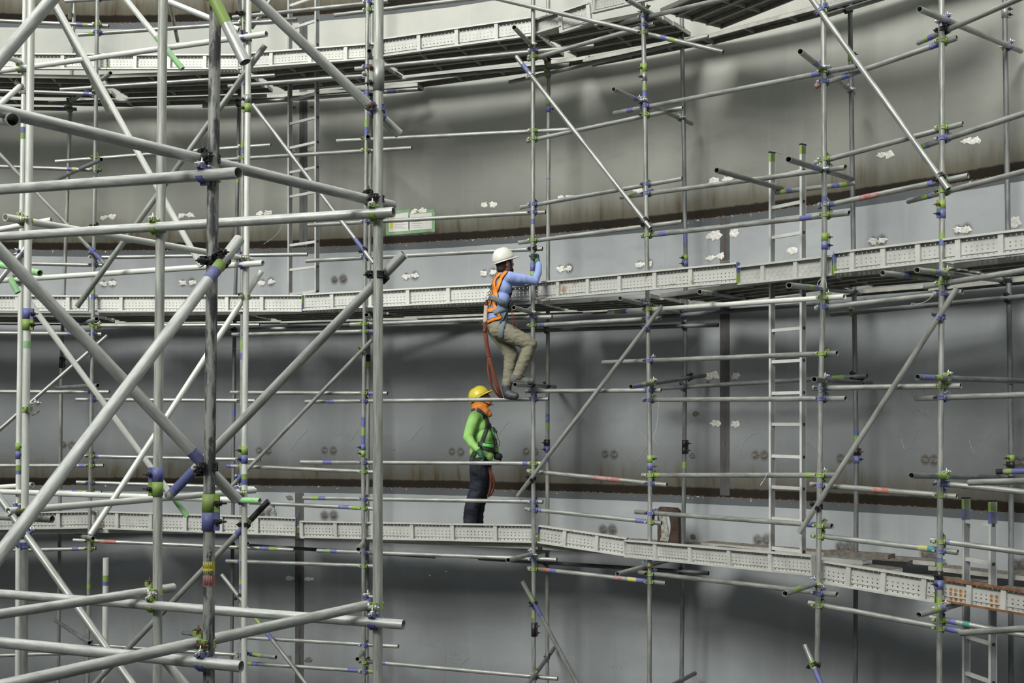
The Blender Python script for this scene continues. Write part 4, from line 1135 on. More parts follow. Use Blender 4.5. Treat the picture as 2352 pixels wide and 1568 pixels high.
twire([(840, 1196), (836, 1218), (833, 1240), (820, 1255)], 14.3, 'pale wire running down the post left of right tower post')
twire([(650, 506), (643, 528), (628, 545), (605, 561)], 15.6, 'loose wire curling left of the long ladder above the seam')
twire([(1742, 600), (1735, 590), (1712, 592), (1655, 602)], 13.0, 'thin wire curling above the middle toe board left of tall ladder')
# painted scribbles on the dark weathered tower post
def post_marks():
    q0, q1 = HOSTS['N4'][1]; root = None
    for o in bpy.data.objects:
        if o.name.startswith('scaffold_post') and (o.matrix_basis.translation - q0).length < 1e-3: root = o
    def at(x, y, off=0.0255):
        t = (y - proj(q0)[1]) / (proj(q1)[1] - proj(q0)[1]); c = q0 + (q1 - q0) * t
        dx = (x - proj(c)[0]) / FPX * c.y; dx = max(-0.021, min(0.021, dx)); return c + Vector((dx, -math.sqrt(max(0, off * off - dx * dx)), 0))
    inv = root.matrix_basis.inverted()
    def st(pts, m, r=0.0022): wire('painted_number', [inv @ at(x, y) for x, y in pts], r, m, root)
    st([(480, 1264), (480, 1270), (479, 1278)], M['teal']); st([(484, 1265), (489, 1264), (486, 1271), (484, 1278)], M['teal'])
    for k, x in enumerate((470, 475, 480, 485, 488)):
        st([(x, 1290), (x + 1, 1296), (x - 1, 1302)], M['yel']); st([(x - 1, 1306), (x + 2, 1309), (x, 1316)], M['yel'])
    for x in (471, 475, 479, 484, 488): st([(x, 1322), (x + 0.5, 1330), (x, 1342)], M['red'])
post_marks()

# ------------------------------------------------------------------ people
M['skin'] = mat('skin', (0.30, 0.165, 0.105), 0.6, 0, 0.08, 12)
M['hair'] = mat('black_hair', (0.012, 0.011, 0.011), 0.7, 0, 0.3, 40, 0.3)
def cloth(name, c, fold=0.5, ns=9, stretch=(1, 1, 1), tone=0.10):
    return mat(name, c, 0.85, 0, tone, ns, fold, stretch)
M['shirt_blue'] = cloth('light_blue_shirt', (0.255, 0.335, 0.62), 0.5, 7)
M['khaki'] = cloth('khaki_trousers', (0.215, 0.205, 0.145), 0.8, 9)
M['shirt_green'] = cloth('lime_shirt', (0.30, 0.58, 0.16), 0.5, 7)
M['navy'] = cloth('dark_navy_trousers', (0.016, 0.019, 0.032), 0.8, 8, tone=0.3)
M['orange_cloth'] = cloth('orange_scarf', (0.62, 0.20, 0.035), 0.5, 8)
M['helmet_w'] = mat('white_helmet_shell', (0.66, 0.65, 0.58), 0.35, 0, 0.04, 3)
M['helmet_y'] = mat('yellow_helmet_shell', (0.62, 0.52, 0.05), 0.35, 0, 0.05, 3)
M['boot'] = mat('grey_black_leather', (0.055, 0.06, 0.062), 0.55, 0, 0.35, 14, 0.3)
M['boot_grey'] = mat('dusty_grey_leather', (0.14, 0.145, 0.14), 0.6, 0, 0.35, 14, 0.3)
M['glove'] = mat('green_knit_glove', (0.045, 0.14, 0.085), 0.85, 0, 0.2, 60, 0.3)
M['glove_dark'] = mat('dark_rubber_glove', (0.028, 0.045, 0.04), 0.6, 0, 0.2, 30, 0.2)
M['orange_web'] = mat('orange_webbing', (0.74, 0.24, 0.03), 0.7, 0, 0.08, 30)
M['grey_web'] = mat('grey_webbing', (0.15, 0.19, 0.22), 0.75, 0, 0.08, 30)
M['red_web'] = mat('brick_red_webbing', (0.155, 0.042, 0.022), 0.75, 0, 0.12, 30)
M['dark_web'] = mat('dark_green_webbing', (0.045, 0.055, 0.045), 0.75, 0, 0.12, 30)
M['black_web'] = mat('black_webbing', (0.012, 0.012, 0.013), 0.8, 0, 0.1, 30)
M['neon'] = mat('neon_green_trim', (0.16, 0.70, 0.17), 0.7, 0, 0.05, 30)
M['beige'] = mat('beige_sleeve_fabric', (0.50, 0.42, 0.34), 0.8, 0, 0.1, 12, 0.2)
M['eye'] = mat('eye_white', (0.7, 0.7, 0.68), 0.3); M['glass'] = mat('dark_safety_glasses', (0.01, 0.01, 0.012), 0.1)
M['cord_red'] = mat('dark_red_cord', (0.16, 0.03, 0.02), 0.7)

def capsule(bm, a, b, ra, rb):
    """closed tapered capsule"""
    d = b - a; L = d.length
    m = frame(a, d if L > 1e-5 else Vector((0, 0, 1))); seg = 14; rings = []
    for i in range(5):
        t = math.pi / 2 * (i + 0.35) / 4.8
        rings.append((ra * math.sin(t), -ra * math.cos(t)))
    for i in range(5)[::-1]:
        t = math.pi / 2 * (i + 0.35) / 4.8
        rings.append((rb * math.sin(t), L + rb * math.cos(t)))
    vs = [[bm.verts.new(m @ Vector((r * math.cos(2 * math.pi * k / seg), r * math.sin(2 * math.pi * k / seg), z))) for k in range(seg)] for r, z in rings]
    for p, q in zip(vs, vs[1:]):
        for k in range(seg): bm.faces.new((p[k], p[(k + 1) % seg], q[(k + 1) % seg], q[k]))
    bm.faces.new(vs[0][::-1]); bm.faces.new(vs[-1])
def ellipsoid(bm, c, r, rot=None):
    res = bmesh.ops.create_uvsphere(bm, u_segments=20, v_segments=14, radius=1.0)
    mm = Matrix.Translation(c) @ (rot or Matrix.Identity(4)) @ Matrix.Diagonal((*r, 1))
    bmesh.ops.transform(bm, matrix=mm, verts=res['verts'])
def fuse(bm, voxel=0.008, it=3, fold=0.0, fscale=9.0, fstretch=(1, 1, 1)):
    """one continuous skin over overlapping volumes"""
    me = bpy.data.meshes.new('tmp'); bm.to_mesh(me); bm.free()
    o = bpy.data.objects.new('tmp', me); COL.objects.link(o)
    r = o.modifiers.new('r', 'REMESH'); r.mode = 'VOXEL'; r.voxel_size = voxel
    s = o.modifiers.new('s', 'SMOOTH'); s.iterations = it; s.factor = 0.6
    dg = bpy.context.evaluated_depsgraph_get(); dg.update()
    res = bpy.data.meshes.new_from_object(o.evaluated_get(dg))
    bpy.data.objects.remove(o); bpy.data.meshes.remove(me)
    if fold:
        res.calc_loop_triangles()
        nr = [v.normal.copy() for v in res.vertices]
        for v, n in zip(res.vertices, nr):
            q = Vector((v.co.x * fscale * fstretch[0], v.co.y * fscale * fstretch[1], v.co.z * fscale * fstretch[2]))
            w = 1 - abs(noise.noise(q)) * 2
            v.co += n * fold * w
    for p in res.polygons: p.use_smooth = True
    return res
def chain(bm, pts, J, grow=0.0):
    for a, b in zip(pts, pts[1:]):
        capsule(bm, J(*a[:3]), J(*b[:3]), a[3] + grow, b[3] + grow)
class Figure:
    def __init__(s, D0): s.D0 = D0; s.bvhs = []
    def J(s, x, y, dy=0.0): return U(x, y, s.D0 + dy)
    def cast(s, x, y, off):
        o = Vector((0, 0, 0)); d = U(x, y, 1.0).normalized(); best = None
        for b in s.bvhs:
            h = b.ray_cast(o, d)
            if h[0] is not None and (best is None or h[3] < best[3]): best = h
        if best is None:
            q = s.J(x, y, -0.08); bb = None
            for b in s.bvhs:
                h = b.find_nearest(q)
                if h[0] is not None and (bb is None or h[3] < bb[3]): bb = h
            return bb[0] + bb[1] * off, bb[1]
        return best[0] + best[1] * off, best[1]
    def strap(s, pts, w, m, parent, name='strap', off=0.006, thick=0.003):
        sc = FPX / s.D0; P = smooth_path([Vector((x, y, 0)) for x, y in pts], 6); bm = bmesh.new(); rows = []
        for i, p in enumerate(P):
            d = (P[min(i + 1, len(P) - 1)] - P[max(i - 1, 0)]); d = Vector((-d.y, d.x, 0)).normalized() * (w * sc / 2)
            rows.append([s.cast(p.x + d.x * k, p.y + d.y * k, off)[0] for k in (-1, -0.33, 0.33, 1)])
        vv = [[bm.verts.new(q) for q in r] for r in rows]
        for a, b in zip(vv, vv[1:]):
            for k in range(3):
                f = bm.faces.new((a[k], a[k + 1], b[k + 1], b[k])); f.smooth = True
        o = obj(name, bm, m, parent); md = o.modifiers.new('thickness', 'SOLIDIFY'); md.thickness = thick; md.offset = 0
        return o
def ribbon(pts, w, m, name, parent=None, twist=0.0, t=0.003):
    """free-hanging webbing"""
    P = smooth_path(pts, 6); bm = bmesh.new(); rows = []
    for i, p in enumerate(P):
        a = twist * i / len(P)
        n = Vector((math.cos(a), math.sin(a), 0))
        rows.append([bm.verts.new(p + n * w * k) for k in (-0.5, 0, 0.5)])
    for a, b in zip(rows, rows[1:]):
        for k in range(2):
            f = bm.faces.new((a[k], a[k + 1], b[k + 1], b[k])); f.smooth = True
    o = obj(name, bm, m, parent); md = o.modifiers.new('thickness', 'SOLIDIFY'); md.thickness = t; md.offset = 0
    return o
def bvh_of(me):
    return BVHTree.FromPolygons([v.co.copy() for v in me.vertices], [list(p.vertices) for p in me.polygons])

def helmet(center, yaw, tilt, m, parent, r=(0.135, 0.11, 0.135), strap_m=None):
    """hard hat: domed shell, rim, peak, raised ridge; local +X is forward"""
    rot = Matrix.Rotation(yaw, 4, 'Z') @ Matrix.Rotation(-tilt, 4, 'Y')
    mw = Matrix.Translation(center) @ rot
    root = empty('hard_hat', mw); root.parent = parent
    bm = bmesh.new(); nu, nv = 32, 10; rows = []
    for j in range(nv):
        t = math.pi / 2 * j / nv
        row = []
        for i in range(nu):
            a = 2 * math.pi * i / nu
            k = math.cos(t) ** 0.75
            ridge = 0.006 * max(0, 1 - (abs(math.sin(a)) * 5)) * (0.2 + math.sin(t))
            row.append(bm.verts.new((r[0] * k * math.cos(a), r[1] * k * math.sin(a), r[2] * math.sin(t) + ridge)))
        rows.append(row)
    top = bm.verts.new((0, 0, r[2] + 0.004))
    for a, b in zip(rows, rows[1:]):
        for i in range(nu):
            f = bm.faces.new((a[i], a[(i + 1) % nu], b[(i + 1) % nu], b[i])); f.smooth = True
    for i in range(nu):
        f = bm.faces.new((rows[-1][i], rows[-1][(i + 1) % nu], top)); f.smooth = True
    o = obj('shell', bm, m, root); md = o.modifiers.new('thickness', 'SOLIDIFY'); md.thickness = 0.004; md.offset = 0
    bm = bmesh.new(); i0, i1 = [], []
    for i in range(nu):
        a = 2 * math.pi * i / nu; c = math.cos(a)
        ext = 0.010 + 0.052 * max(0, c) ** 2.2
        i0.append(bm.verts.new((r[0] * 0.985 * c, r[1] * 0.985 * math.sin(a), 0.004)))
        i1.append(bm.verts.new(((r[0] + ext) * c, (r[1] + 0.010) * math.sin(a) * (1 - 0.12 * max(0, c)), -0.010 - 0.006 * max(0, c))))
    for i in range(nu):
        f = bm.faces.new((i0[i], i0[(i + 1) % nu], i1[(i + 1) % nu], i1[i])); f.smooth = True
    o = obj('brim', bm, m, root); md = o.modifiers.new('thickness', 'SOLIDIFY'); md.thickness = 0.004; md.offset = 0
    bm = bmesh.new()
    for k in range(16):
        a0, a1 = [math.radians(100 + 160 * q / 16) for q in (k, k + 1)]
        cyl(bm, (0.095 * math.cos(a0), 0.078 * math.sin(a0), -0.020), (0.095 * math.cos(a1), 0.078 * math.sin(a1), -0.020), 0.006, seg=6)
    obj('headband', bm, M['black_web'] if strap_m is None else strap_m, root)
    return root
def head_parts(bm, c, yaw, tilt, J=None):
    rot = Matrix.Rotation(yaw, 4, 'Z') @ Matrix.Rotation(-tilt, 4, 'Y'); T = Matrix.Translation(c) @ rot
    ellipsoid(bm, c, (0.094, 0.076, 0.115), rot)
    ellipsoid(bm, T @ Vector((0.030, 0, -0.065)), (0.062, 0.056, 0.055), rot)       # jaw
    ellipsoid(bm, T @ Vector((0.098, 0, -0.020)), (0.018, 0.013, 0.024), rot)       # nose
    ellipsoid(bm, T @ Vector((0.088, 0, 0.030)), (0.012, 0.045, 0.010), rot)        # brow
    ellipsoid(bm, T @ Vector((0.084, 0, -0.060)), (0.014, 0.024, 0.010), rot)       # lips
    for s_ in (-1, 1): ellipsoid(bm, T @ Vector((-0.006, s_ * 0.078, -0.012)), (0.020, 0.010, 0.033), rot)
    return T
def glove_hand(bm, palm0, palm1, fingers, thumb):
    capsule(bm, palm0, palm1, 0.027, 0.034)
    for f in fingers + [thumb]:
        r = 0.0115
        for a, b in zip(f, f[1:]): capsule(bm, a, b, r, r * 0.93); r *= 0.95

# ---- the climber
F = Figure(13.48); J = F.J
yaw = math.radians(28)
torso = [(1158, 640, 0, .096), (1153, 662, 0, .114), (1147, 690, 0, .116), (1143, 715, 0, .110), (1142, 735, 0, .108)]
def torso_bm(bm, g=0.0):
    chain(bm, torso, J, g)
    capsule(bm, J(1146, 641, .11), J(1168, 639, -.11), .070 + g, .070 + g)
    for x, y, r in ((1151, 660, .093), (1146, 686, .092)):
        capsule(bm, J(x - 5, y, .075), J(x + 6, y, -.085), r + g, r + g)
def pelvis_bm(bm, g=0.0):
    for x, y, r in ((1142, 728, .090), (1141, 748, .100)):
        capsule(bm, J(x - 2, y, .055), J(x + 2, y, -.065), r + g, r + g)
rarm = [(1172, 637, -.135, .066), (1203, 641, -.13, .054), (1228, 645, -.10, .047), (1236, 626, 0.0, .040), (1237.5, 607, .07, .032)]
larm = [(1148, 640, .15, .060), (1178, 648, .22, .046), (1194, 649, .28, .040), (1208, 646, .29, .034), (1216, 644, .26, .028)]
rleg = [(1146, 756, -.085, .106), (1183, 773, -.11, .094), (1218, 790, -.12, .073), (1209, 815, -.11, .069), (1198, 840, -.10, .061), (1190, 860, -.09, .057)]
lleg = [(1141, 757, .075, .100), (1160, 787, .07, .090), (1174, 815, .06, .078), (1170, 846, .05, .064), (1166, 870, .04, .056), (1164, 884, .035, .055)]
bm = bmesh.new(); hc = J(1159, 604, -.01)
torso_bm(bm, -.012); pelvis_bm(bm, -.012); chain(bm, rarm, J, -.012); chain(bm, larm, J, -.010); chain(bm, rleg, J, -.016); chain(bm, lleg, J, -.016)
capsule(bm, J(1155, 634, 0), J(1158, 611, -.01), .060, .052)
HT = head_parts(bm, hc, yaw, math.radians(8))
climber = obj('person', fuse(bm, 0.009, 2), M['skin'])
tag(climber, 'person in white helmet and light blue shirt climbing the scaffold, orange harness on back', 'person')
hb = bmesh.new(); rot = HT.to_3x3().to_4x4()
ellipsoid(hb, HT @ Vector((-0.016, 0, 0.012)), (0.090, 0.082, 0.112), rot); ellipsoid(hb, HT @ Vector((-0.050, 0, -0.060)), (0.052, 0.060, 0.055), rot)
obj('hair', fuse(hb, 0.007, 2), M['hair'], climber)
hb = bmesh.new()
for s_ in (-1, 1): capsule(hb, HT @ Vector((0.035, s_ * 0.072, 0.02)), HT @ Vector((0.045, s_ * 0.056, -0.075)), 0.010, 0.016)
ellipsoid(hb, HT @ Vector((0.045, 0, -0.085)), (0.052, 0.054, 0.036), rot)
obj('beard', fuse(hb, 0.006, 2), M['hair'], climber)
for s_ in (-1, 1):
    b2 = bmesh.new(); ellipsoid(b2, HT @ Vector((0.082, s_ * 0.030, 0.010)), (0.010, 0.012, 0.008), rot); e = obj('eye', b2, M['eye'], climber, True)
helmet(HT @ Vector((-0.004, 0, 0.030)), yaw * 0.7, math.radians(19), M['helmet_w'], climber, r=(0.126, 0.110, 0.136))
bm = bmesh.new(); torso_bm(bm); chain(bm, rarm, J); chain(bm, larm, J); capsule(bm, J(1142, 722, .05), J(1143, 722, -.07), .097, .099); capsule(bm, J(1141, 732, .05), J(1142, 732, -.07), .097, .099)
shirt_me = fuse(bm, 0.008, 4, 0.0035, 13, (1, 1, 0.7)); obj('shirt', shirt_me, M['shirt_blue'], climber)
bm = bmesh.new(); pelvis_bm(bm, .006); chain(bm, rleg, J); chain(bm, lleg, J)
tr_me = fuse(bm, 0.008, 3, 0.006, 16, (0.8, 0.8, 1.3)); obj('trousers', tr_me, M['khaki'], climber)
F.bvhs = [bvh_of(shirt_me), bvh_of(tr_me)]
def boot(pts, sole, m, parent):
    bm = bmesh.new(); chain(bm, pts, J if parent is climber else G)
    o = obj('boot', fuse(bm, 0.006, 3), m, parent)
    bm = bmesh.new(); chain(bm, sole, J if parent is climber else G); me = fuse(bm, 0.005, 1); obj('boot_sole', me, M['black_web'], o)
boot([(1188, 862, -.085, .056), (1180, 871, -.07, .050), (1199, 872, -.06, .048), (1219, 875, -.05, .037)], [(1175, 879, -.07, .016), (1199, 880, -.06, .017), (1219, 881, -.05, .014)], M['boot_grey'], climber)
boot([(1163.5, 888, .03, .056), (1164, 902, .03, .050), (1174, 907, 0.0, .048), (1184, 909, -.03, .040)], [(1160, 912, .03, .016), (1172, 914.5, 0, .017), (1186, 915, -.035, .014)], M['boot'], climber)
# gloves: right hand round the climber's post, left hand below it
q0, q1 = HOSTS['F2'][0]
def on_post(y, ang, r):
    t = (y - proj(q0)[1]) / (proj(q1)[1] - proj(q0)[1]); c = q0 + (q1 - q0) * t
    return c + Vector((r * math.cos(ang), r * math.sin(ang), 0))
def grip(yc, a0, sgn, name, mats, wristpt, spread=3.6):
    bm = bmesh.new(); rr = 0.036
    palm = on_post(yc, a0, 0.052)
    capsule(bm, wristpt, palm + Vector((0, 0, -0.01)), 0.028, 0.030); capsule(bm, palm + Vector((0, 0, -0.012)), on_post(yc - 6, a0, 0.050), 0.030, 0.026)
    for k in range(4):
        y = yc - 8 + k * spread; L = (2.2, 2.7, 2.6, 2.1)[k]; n = 6; r = 0.0105
        P = [on_post(y, a0 + sgn * L * i / n, rr) for i in range(n + 1)]
        for a, b in zip(P, P[1:]): capsule(bm, a, b, r, r * 0.96); r *= 0.97
    P = [on_post(yc + 3, a0, 0.045), on_post(yc - 2, a0 - sgn * 0.9, 0.038), on_post(yc - 5, a0 - sgn * 1.7, 0.037), on_post(yc - 6, a0 - sgn * 2.3, 0.036)]
    for a, b in zip(P, P[1:]): capsule(bm, a, b, 0.0125, 0.011)
    me = fuse(bm, 0.0035, 2); return obj(name, me, mats, climber)
g = grip(593, math.radians(20), -1, 'glove', M['glove_dark'], J(1236, 604, .10))
bm = bmesh.new(); capsule(bm, J(1237.5, 610, .06), J(1234, 599, .12), .031, .031); obj('glove_cuff', fuse(bm, 0.005, 2), M['glove'], g)
grip(648, math.radians(110), 1, 'glove', M['glove_dark'], J(1217, 644, .26), 3.0)
# harness
hs = [([(1163, 623), (1152, 638), (1145, 656), (1139, 672), (1131, 686)], .034), ([(1150, 628), (1140, 637), (1135, 648)], .030), ([(1134, 646), (1134.5, 660), (1138.5, 676), (1140, 684)], .046),
      ([(1131, 676), (1126, 688), (1123, 702)], .036), ([(1135, 690), (1136, 698), (1137, 706)], .034), ([(1121, 713), (1131, 712), (1143, 709)], .042),
      ([(1143, 717), (1146, 724), (1149, 732)], .034), ([(1119, 740), (1132, 734), (1148, 730)], .030)]
for pts, w in hs:
    F.strap(pts, w + 0.014, M['black_web'], climber, 'harness_edging', 0.004)
    F.strap(pts, w, M['orange_web'], climber, 'harness_strap', 0.008)
for pts, w in (([(1122, 684), (1136, 685), (1148, 690), (1157, 698), (1164, 706)], .055), ([(1134, 718), (1150, 711), (1164, 709), (1175, 711)], .055), ([(1163, 718), (1157, 737), (1152, 756), (1150, 775)], .052)):
    F.strap(pts, w, M['grey_web'], climber, 'belt_strap', 0.013)
F.strap([(1162, 718), (1155, 732), (1148, 744)], 0.012, M['black_web'], climber, 'harness_edging', 0.016)
F.strap([(1178, 662), (1177, 680), (1172, 696), (1168, 702)], 0.036, M['black_web'], climber, 'harness_strap', 0.010)
bm = bmesh.new(); ellipsoid(bm, J(1172, 698, -.08), (.035, .03, .05)); obj('waist_pouch', bm, M['black_web'], climber, True)
# lanyard
lan = empty('safety_lanyard', Matrix.Translation(J(1119, 678, -.02))); tag(lan, 'brick-red webbing lanyard with beige shock absorber hanging from the climber\'s back', 'lanyard')
inv = -J(1119, 678, -.02)
def LP(x, y, dy): return J(x, y, dy) + inv
bm = bmesh.new()
for i, (x, y) in enumerate(((1130, 655), (1127.5, 661), (1125.5, 667), (1123.5, 673))):
    fm = frame(LP(x, y, -.10), LP(x - 2, y + 6, -.10) - LP(x, y, -.10))
    for k in range(10):
        a0, a1 = 2 * math.pi * k / 10, 2 * math.pi * (k + 1) / 10
        f2 = fm @ Matrix.Rotation(math.pi / 2 * (i % 2), 4, 'Z') @ Matrix.Rotation(math.pi / 2, 4, 'Y')
        cyl(bm, f2 @ Vector((0.019 * math.cos(a0), 0.012 * math.sin(a0), 0)), f2 @ Vector((0.019 * math.cos(a1), 0.012 * math.sin(a1), 0)), .0035, seg=6)
obj('chain', bm, M['black_metal'], lan)
bm = bmesh.new(); P = [(1119, 675), (1122, 679), (1121.5, 686), (1117.5, 689), (1116, 684), (1117, 677), (1119, 675)]
for a, b in zip(P, P[1:]): cyl(bm, LP(*a, -.10), LP(*b, -.10), .005, seg=8)
obj('snap_hook', bm, M['bolt'], lan)
bm = bmesh.new(); capsule(bm, LP(1116, 703, -.04), LP(1113.5, 738, -.03), .021, .020); capsule(bm, LP(1118, 704, -.05), LP(1116, 736, -.04), .016, .016); obj('shock_absorber', fuse(bm, .005, 2), M['beige'], lan)
bm = bmesh.new(); capsule(bm, LP(1118, 690, -.06), LP(1117, 699, -.05), .016, .019); obj('lanyard_end', fuse(bm, .005, 2), M['red_web'], lan)
bm = bmesh.new(); capsule(bm, LP(1110, 745, -.03), LP(1115, 751, -.03), .018, .019); capsule(bm, LP(1114, 746, -.03), LP(1113, 760, -.03), .016, .020); obj('lanyard_end', fuse(bm, .005, 2), M['red_web'], lan)
ribbon([LP(1114, 758, -.03), LP(1116.5, 780, -.04), LP(1120, 805, -.04), LP(1123, 820, -.04)], .048, M['red_web'], 'webbing', lan, 0.2)
ribbon([LP(1123, 820, -.04), LP(1121.5, 845, -.03), LP(1125, 868, -.03), LP(1130, 888, -.02), LP(1140, 903, 0.0), LP(1149, 914, .06)], .034, M['red_web'], 'webbing', lan, 0.9)
ribbon([LP(1124, 822, -.05), LP(1130, 845, -.05), LP(1137, 868, -.04), LP(1144, 892, -.02), LP(1152, 914, .05)], .042, M['red_web'], 'webbing', lan, 0.2)
wire('cord_loop', smooth_path([J(x, y, -.17) for x, y in ((1175, 711), (1176, 728), (1178, 745), (1182, 753), (1187, 750), (1185, 740), (1180, 725), (1177, 712))]), .004, M['cord_red'], climber)

# ---- the green worker
F2_ = Figure(14.42); G = F2_.J
yaw2 = math.radians(-6)
torso = [(1101, 958, 0, .10), (1105, 980, 0, .118), (1110, 1003, 0, .130), (1111, 1022, 0, .130), (1107, 1040, 0, .125)]
def t2(bm, g=0.0):
    chain(bm, torso, G, g); capsule(bm, G(1100, 957, .11), G(1096, 957, -.11), .078 + g, .078 + g)
    for x, y, r in ((1104, 978, .105), (1109, 1003, .118), (1109, 1025, .118)):
        capsule(bm, G(x, y, .06), G(x, y, -.06), r + g, r + g)
ra = [(1091, 958, -.16, .074), (1080, 985, -.19, .062), (1075, 1004, -.21, .056), (1085, 1019, -.25, .046), (1096, 1030, -.27, .038)]
la = [(1104, 958, .16, .068), (1120, 985, .21, .055), (1130, 1008, .22, .050), (1137, 1030, .16, .042), (1139, 1040, .12, .036)]
nl = [(1099, 1068, -.085, .112), (1100, 1095, -.085, .104), (1096, 1125, -.085, .088), (1085, 1156, -.08, .084), (1080, 1185, -.08, .080), (1079, 1207, -.08, .082)]
flg = [(1107, 1068, .085, .112), (1110, 1095, .085, .104), (1108, 1125, .09, .088), (1098, 1156, .09, .084), (1095, 1185, .1, .080), (1094, 1207, .1, .082)]
bm = bmesh.new(); hc = G(1105, 916, 0); t2(bm, -.015); chain(bm, ra, G, -.012); chain(bm, la, G, -.012); chain(bm, nl, G, -.03); chain(bm, flg, G, -.03)
capsule(bm, G(1101, 950, 0), G(1103, 930, 0), .062, .056); capsule(bm, G(1105, 1055, .06), G(1105, 1055, -.06), .10, .10)
HT = head_parts(bm, hc, yaw2, math.radians(26))
worker = obj('person', fuse(bm, 0.009, 2), M['skin'])
tag(worker, 'person in yellow helmet and lime green shirt standing on lower walkway looking up', 'person')
rot = HT.to_3x3().to_4x4()
bm = bmesh.new(); ellipsoid(bm, HT @ Vector((-0.014, 0, 0.004)), (0.092, 0.086, 0.112), rot); ellipsoid(bm, HT @ Vector((0.035, 0, -0.070)), (0.070, 0.068, 0.052), rot)
chain(bm, [(1099, 928, 0, .080), (1100, 940, 0, .086)], G); capsule(bm, G(1099, 944, .07), G(1096, 945, -.07), .060, .060)
chain(bm, [(1105, 938, -.04, .072), (1114, 945, -.05, .058), (1123, 951, -.05, .034), (1126, 954, -.05, .018)], G); chain(bm, [(1105, 938, .04, .070), (1114, 945, .05, .052)], G)
scarf_me = fuse(bm, 0.007, 3, 0.004, 18); obj('scarf', scarf_me, M['orange_cloth'], worker)
bm = bmesh.new(); ellipsoid(bm, HT @ Vector((0.074, 0, 0.008)), (0.026, 0.066, 0.026), rot); obj('face_opening', bm, M['skin'], worker, True)
bm = bmesh.new()
for s_ in (-1, 1): ellipsoid(bm, HT @ Vector((0.094, s_ * 0.032, 0.014)), (0.010, 0.026, 0.016), rot)
cyl(bm, HT @ Vector((0.088, -0.058, 0.018)), HT @ Vector((0.0, -0.090, 0.016)), .003, seg=6); cyl(bm, HT @ Vector((0.088, 0.058, 0.018)), HT @ Vector((0.0, 0.090, 0.016)), .003, seg=6)
obj('safety_glasses', bm, M['glass'], worker, True)
helmet(HT @ Vector((-0.006, 0, 0.030)), yaw2, math.radians(31), M['helmet_y'], worker, r=(0.128, 0.110, 0.120))
wire('chin_strap', smooth_path([HT @ Vector(p) for p in ((0.0, -0.085, 0.0), (0.03, -0.080, -0.06), (0.075, -0.055, -0.115), (0.10, 0, -0.125), (0.075, 0.055, -0.115))]), .005, M['black_web'], worker)
bm = bmesh.new(); t2(bm); chain(bm, ra, G); chain(bm, la, G); capsule(bm, G(1104, 1038, .06), G(1103, 1038, -.08), .125, .125); capsule(bm, G(1106, 1048, .05), G(1112, 1048, -.07), .108, .108)
sh2 = fuse(bm, 0.008, 4, 0.004, 11, (1, 1, .7)); obj('shirt', sh2, M['shirt_green'], worker)
bm = bmesh.new(); chain(bm, nl, G); chain(bm, flg, G); capsule(bm, G(1104, 1058, .06), G(1104, 1058, -.07), .128, .128)
tr2 = fuse(bm, 0.008, 3, 0.007, 12, (0.8, 0.8, 1.3)); obj('trousers', tr2, M['navy'], worker)
F2_.bvhs = [bvh_of(sh2), bvh_of(tr2), bvh_of(scarf_me)]
for dy, x in ((-.08, 1080), (.1, 1095)):
    boot([(x, 1215, dy, .055), (x, 1225, dy, .045), (x + 18, 1228, dy - .02, .040)], [(x - 3, 1233, dy, .016), (x + 22, 1233, dy - .02, .016)], M['boot'], worker)
# gloves
def relaxed(w, d, m, side):
    bm = bmesh.new(); p1 = w + d * 0.085; per = Vector((0, -1, 0)).cross(d).normalized(); dep = Vector((0, 1, 0))
    F_ = []
    for k, o_ in enumerate((-0.030, -0.010, 0.010, 0.028)):
        b0 = w + d * 0.075 + dep * o_; l = (0.070, 0.078, 0.074, 0.058)[k]
        b1 = b0 + d * l * 0.5 + per * (-0.008); b2 = b1 + d * l * 0.3 + per * (-0.022); b3 = b2 + d * l * 0.12 + per * (-0.022)
        F_.append([b0, b1, b2, b3])
    t0 = w + d * 0.03 + dep * (-0.030 * side); th = [t0, t0 + d * 0.035 + dep * (-0.022 * side) - per * 0.01, t0 + d * 0.065 + dep * (-0.024 * side) - per * 0.018]
    capsule(bm, w, w + d * 0.05, 0.030, 0.034); capsule(bm, w + d * 0.05 + dep * 0.018, w + d * 0.08 + dep * 0.018, 0.026, 0.022); capsule(bm, w + d * 0.05 - dep * 0.018, w + d * 0.08 - dep * 0.018, 0.026, 0.022)
    for f in F_ + [th]:
        r = 0.0115
        for a, b in zip(f, f[1:]): capsule(bm, a, b, r, r * 0.95); r *= 0.95
    return obj('glove', fuse(bm, 0.0035, 2), m, worker)
relaxed(G(1098, 1033, -.28), (G(1116, 1056, -.27) - G(1098, 1033, -.28)).normalized(), M['glove'], 1)
relaxed(G(1140, 1042, .10), (G(1153, 1057, .02) - G(1140, 1042, .10)).normalized(), M['glove_dark'], 1)
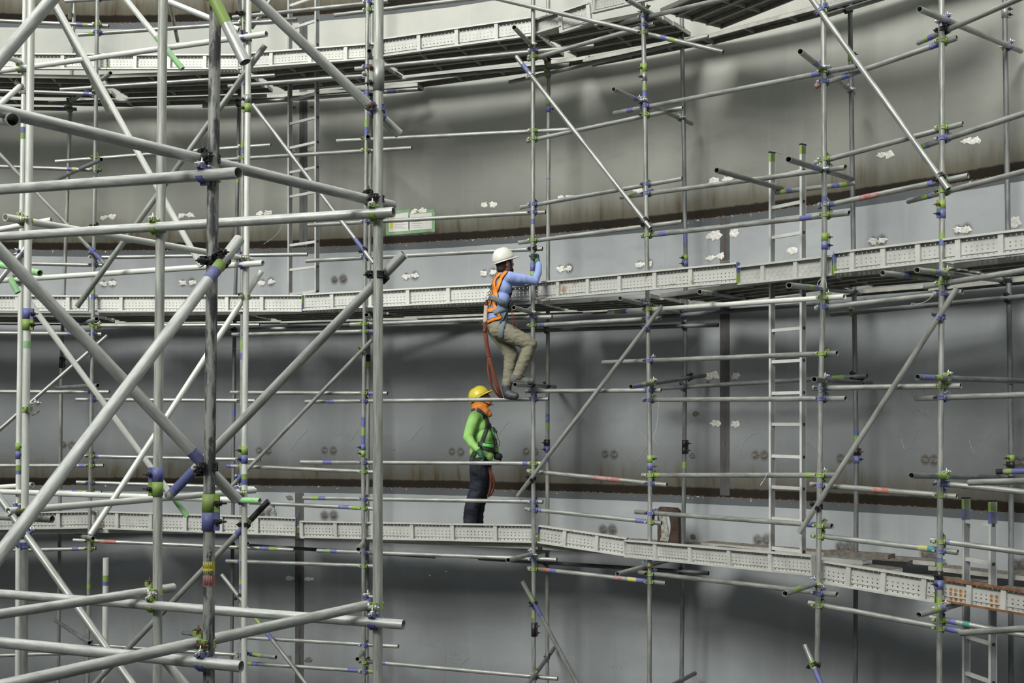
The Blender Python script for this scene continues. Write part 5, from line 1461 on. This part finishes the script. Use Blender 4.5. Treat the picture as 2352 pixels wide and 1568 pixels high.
for pts, w in (([(1095, 940), (1107, 947), (1115, 958), (1118, 972), (1116, 988), (1109, 1008), (1104, 1027)], .044), ([(1072, 955), (1080, 944), (1092, 939)], .020), ([(1118, 972), (1126, 979), (1131, 990), (1135, 1005), (1137, 1022)], .040),
               ([(1098, 1019), (1115, 1022), (1134, 1025)], .062), ([(1104, 1027), (1120, 1032), (1136, 1037)], .040), ([(1092, 1037), (1087, 1046), (1081, 1056)], .050)):
    F2_.strap(pts, w, M['dark_web'], worker, 'harness_strap', 0.008)
F2_.strap([(1128, 983), (1132, 995), (1136, 1010), (1137, 1020)], .016, M['neon'], worker, 'reflective_trim', 0.013)
F2_.strap([(1109, 1021.5), (1120, 1023), (1131, 1025)], .036, M['neon'], worker, 'reflective_trim', 0.013)
F2_.strap([(1114, 952), (1121, 962), (1126, 972)], .020, M['neon'], worker, 'reflective_trim', 0.006)
bm = bmesh.new(); chain(bm, [(1133, 984, -.03, .022), (1140, 992, -.03, .016)], G); obj('hook_pouch', fuse(bm, .006, 2), M['dark_web'], worker)
wire('tool_cord', smooth_path([G(x, y, -.04) for x, y in ((1140, 994), (1143, 1004), (1147, 1015), (1147, 1022), (1143, 1026), (1138, 1027))]), .0035, M['black_web'], worker)
bm = bmesh.new(); ellipsoid(bm, G(1144, 1048, .0), (.055, .05, .045)); ellipsoid(bm, G(1122, 1064, -.05), (.04, .06, .08)); obj('tool_pouch', fuse(bm, .007, 2), M['black_web'], worker)
lan = empty('safety_lanyard', Matrix.Translation(G(1126, 1078, -.1))); tag(lan, 'brick-red webbing strap hanging at the green worker\'s thigh', 'lanyard'); inv = -G(1126, 1078, -.1)
ribbon([G(x, y, -.14) + inv for x, y in ((1124, 1072), (1127, 1088), (1128, 1103), (1127, 1120), (1124, 1132), (1121, 1140))], .036, M['red_web'], 'webbing', lan, 0.8)
ribbon([G(x, y, -.15) + inv for x, y in ((1126, 1078), (1132, 1092), (1135, 1106), (1134, 1122), (1128, 1136), (1121, 1142))], .024, M['red_web'], 'webbing', lan, 1.2)
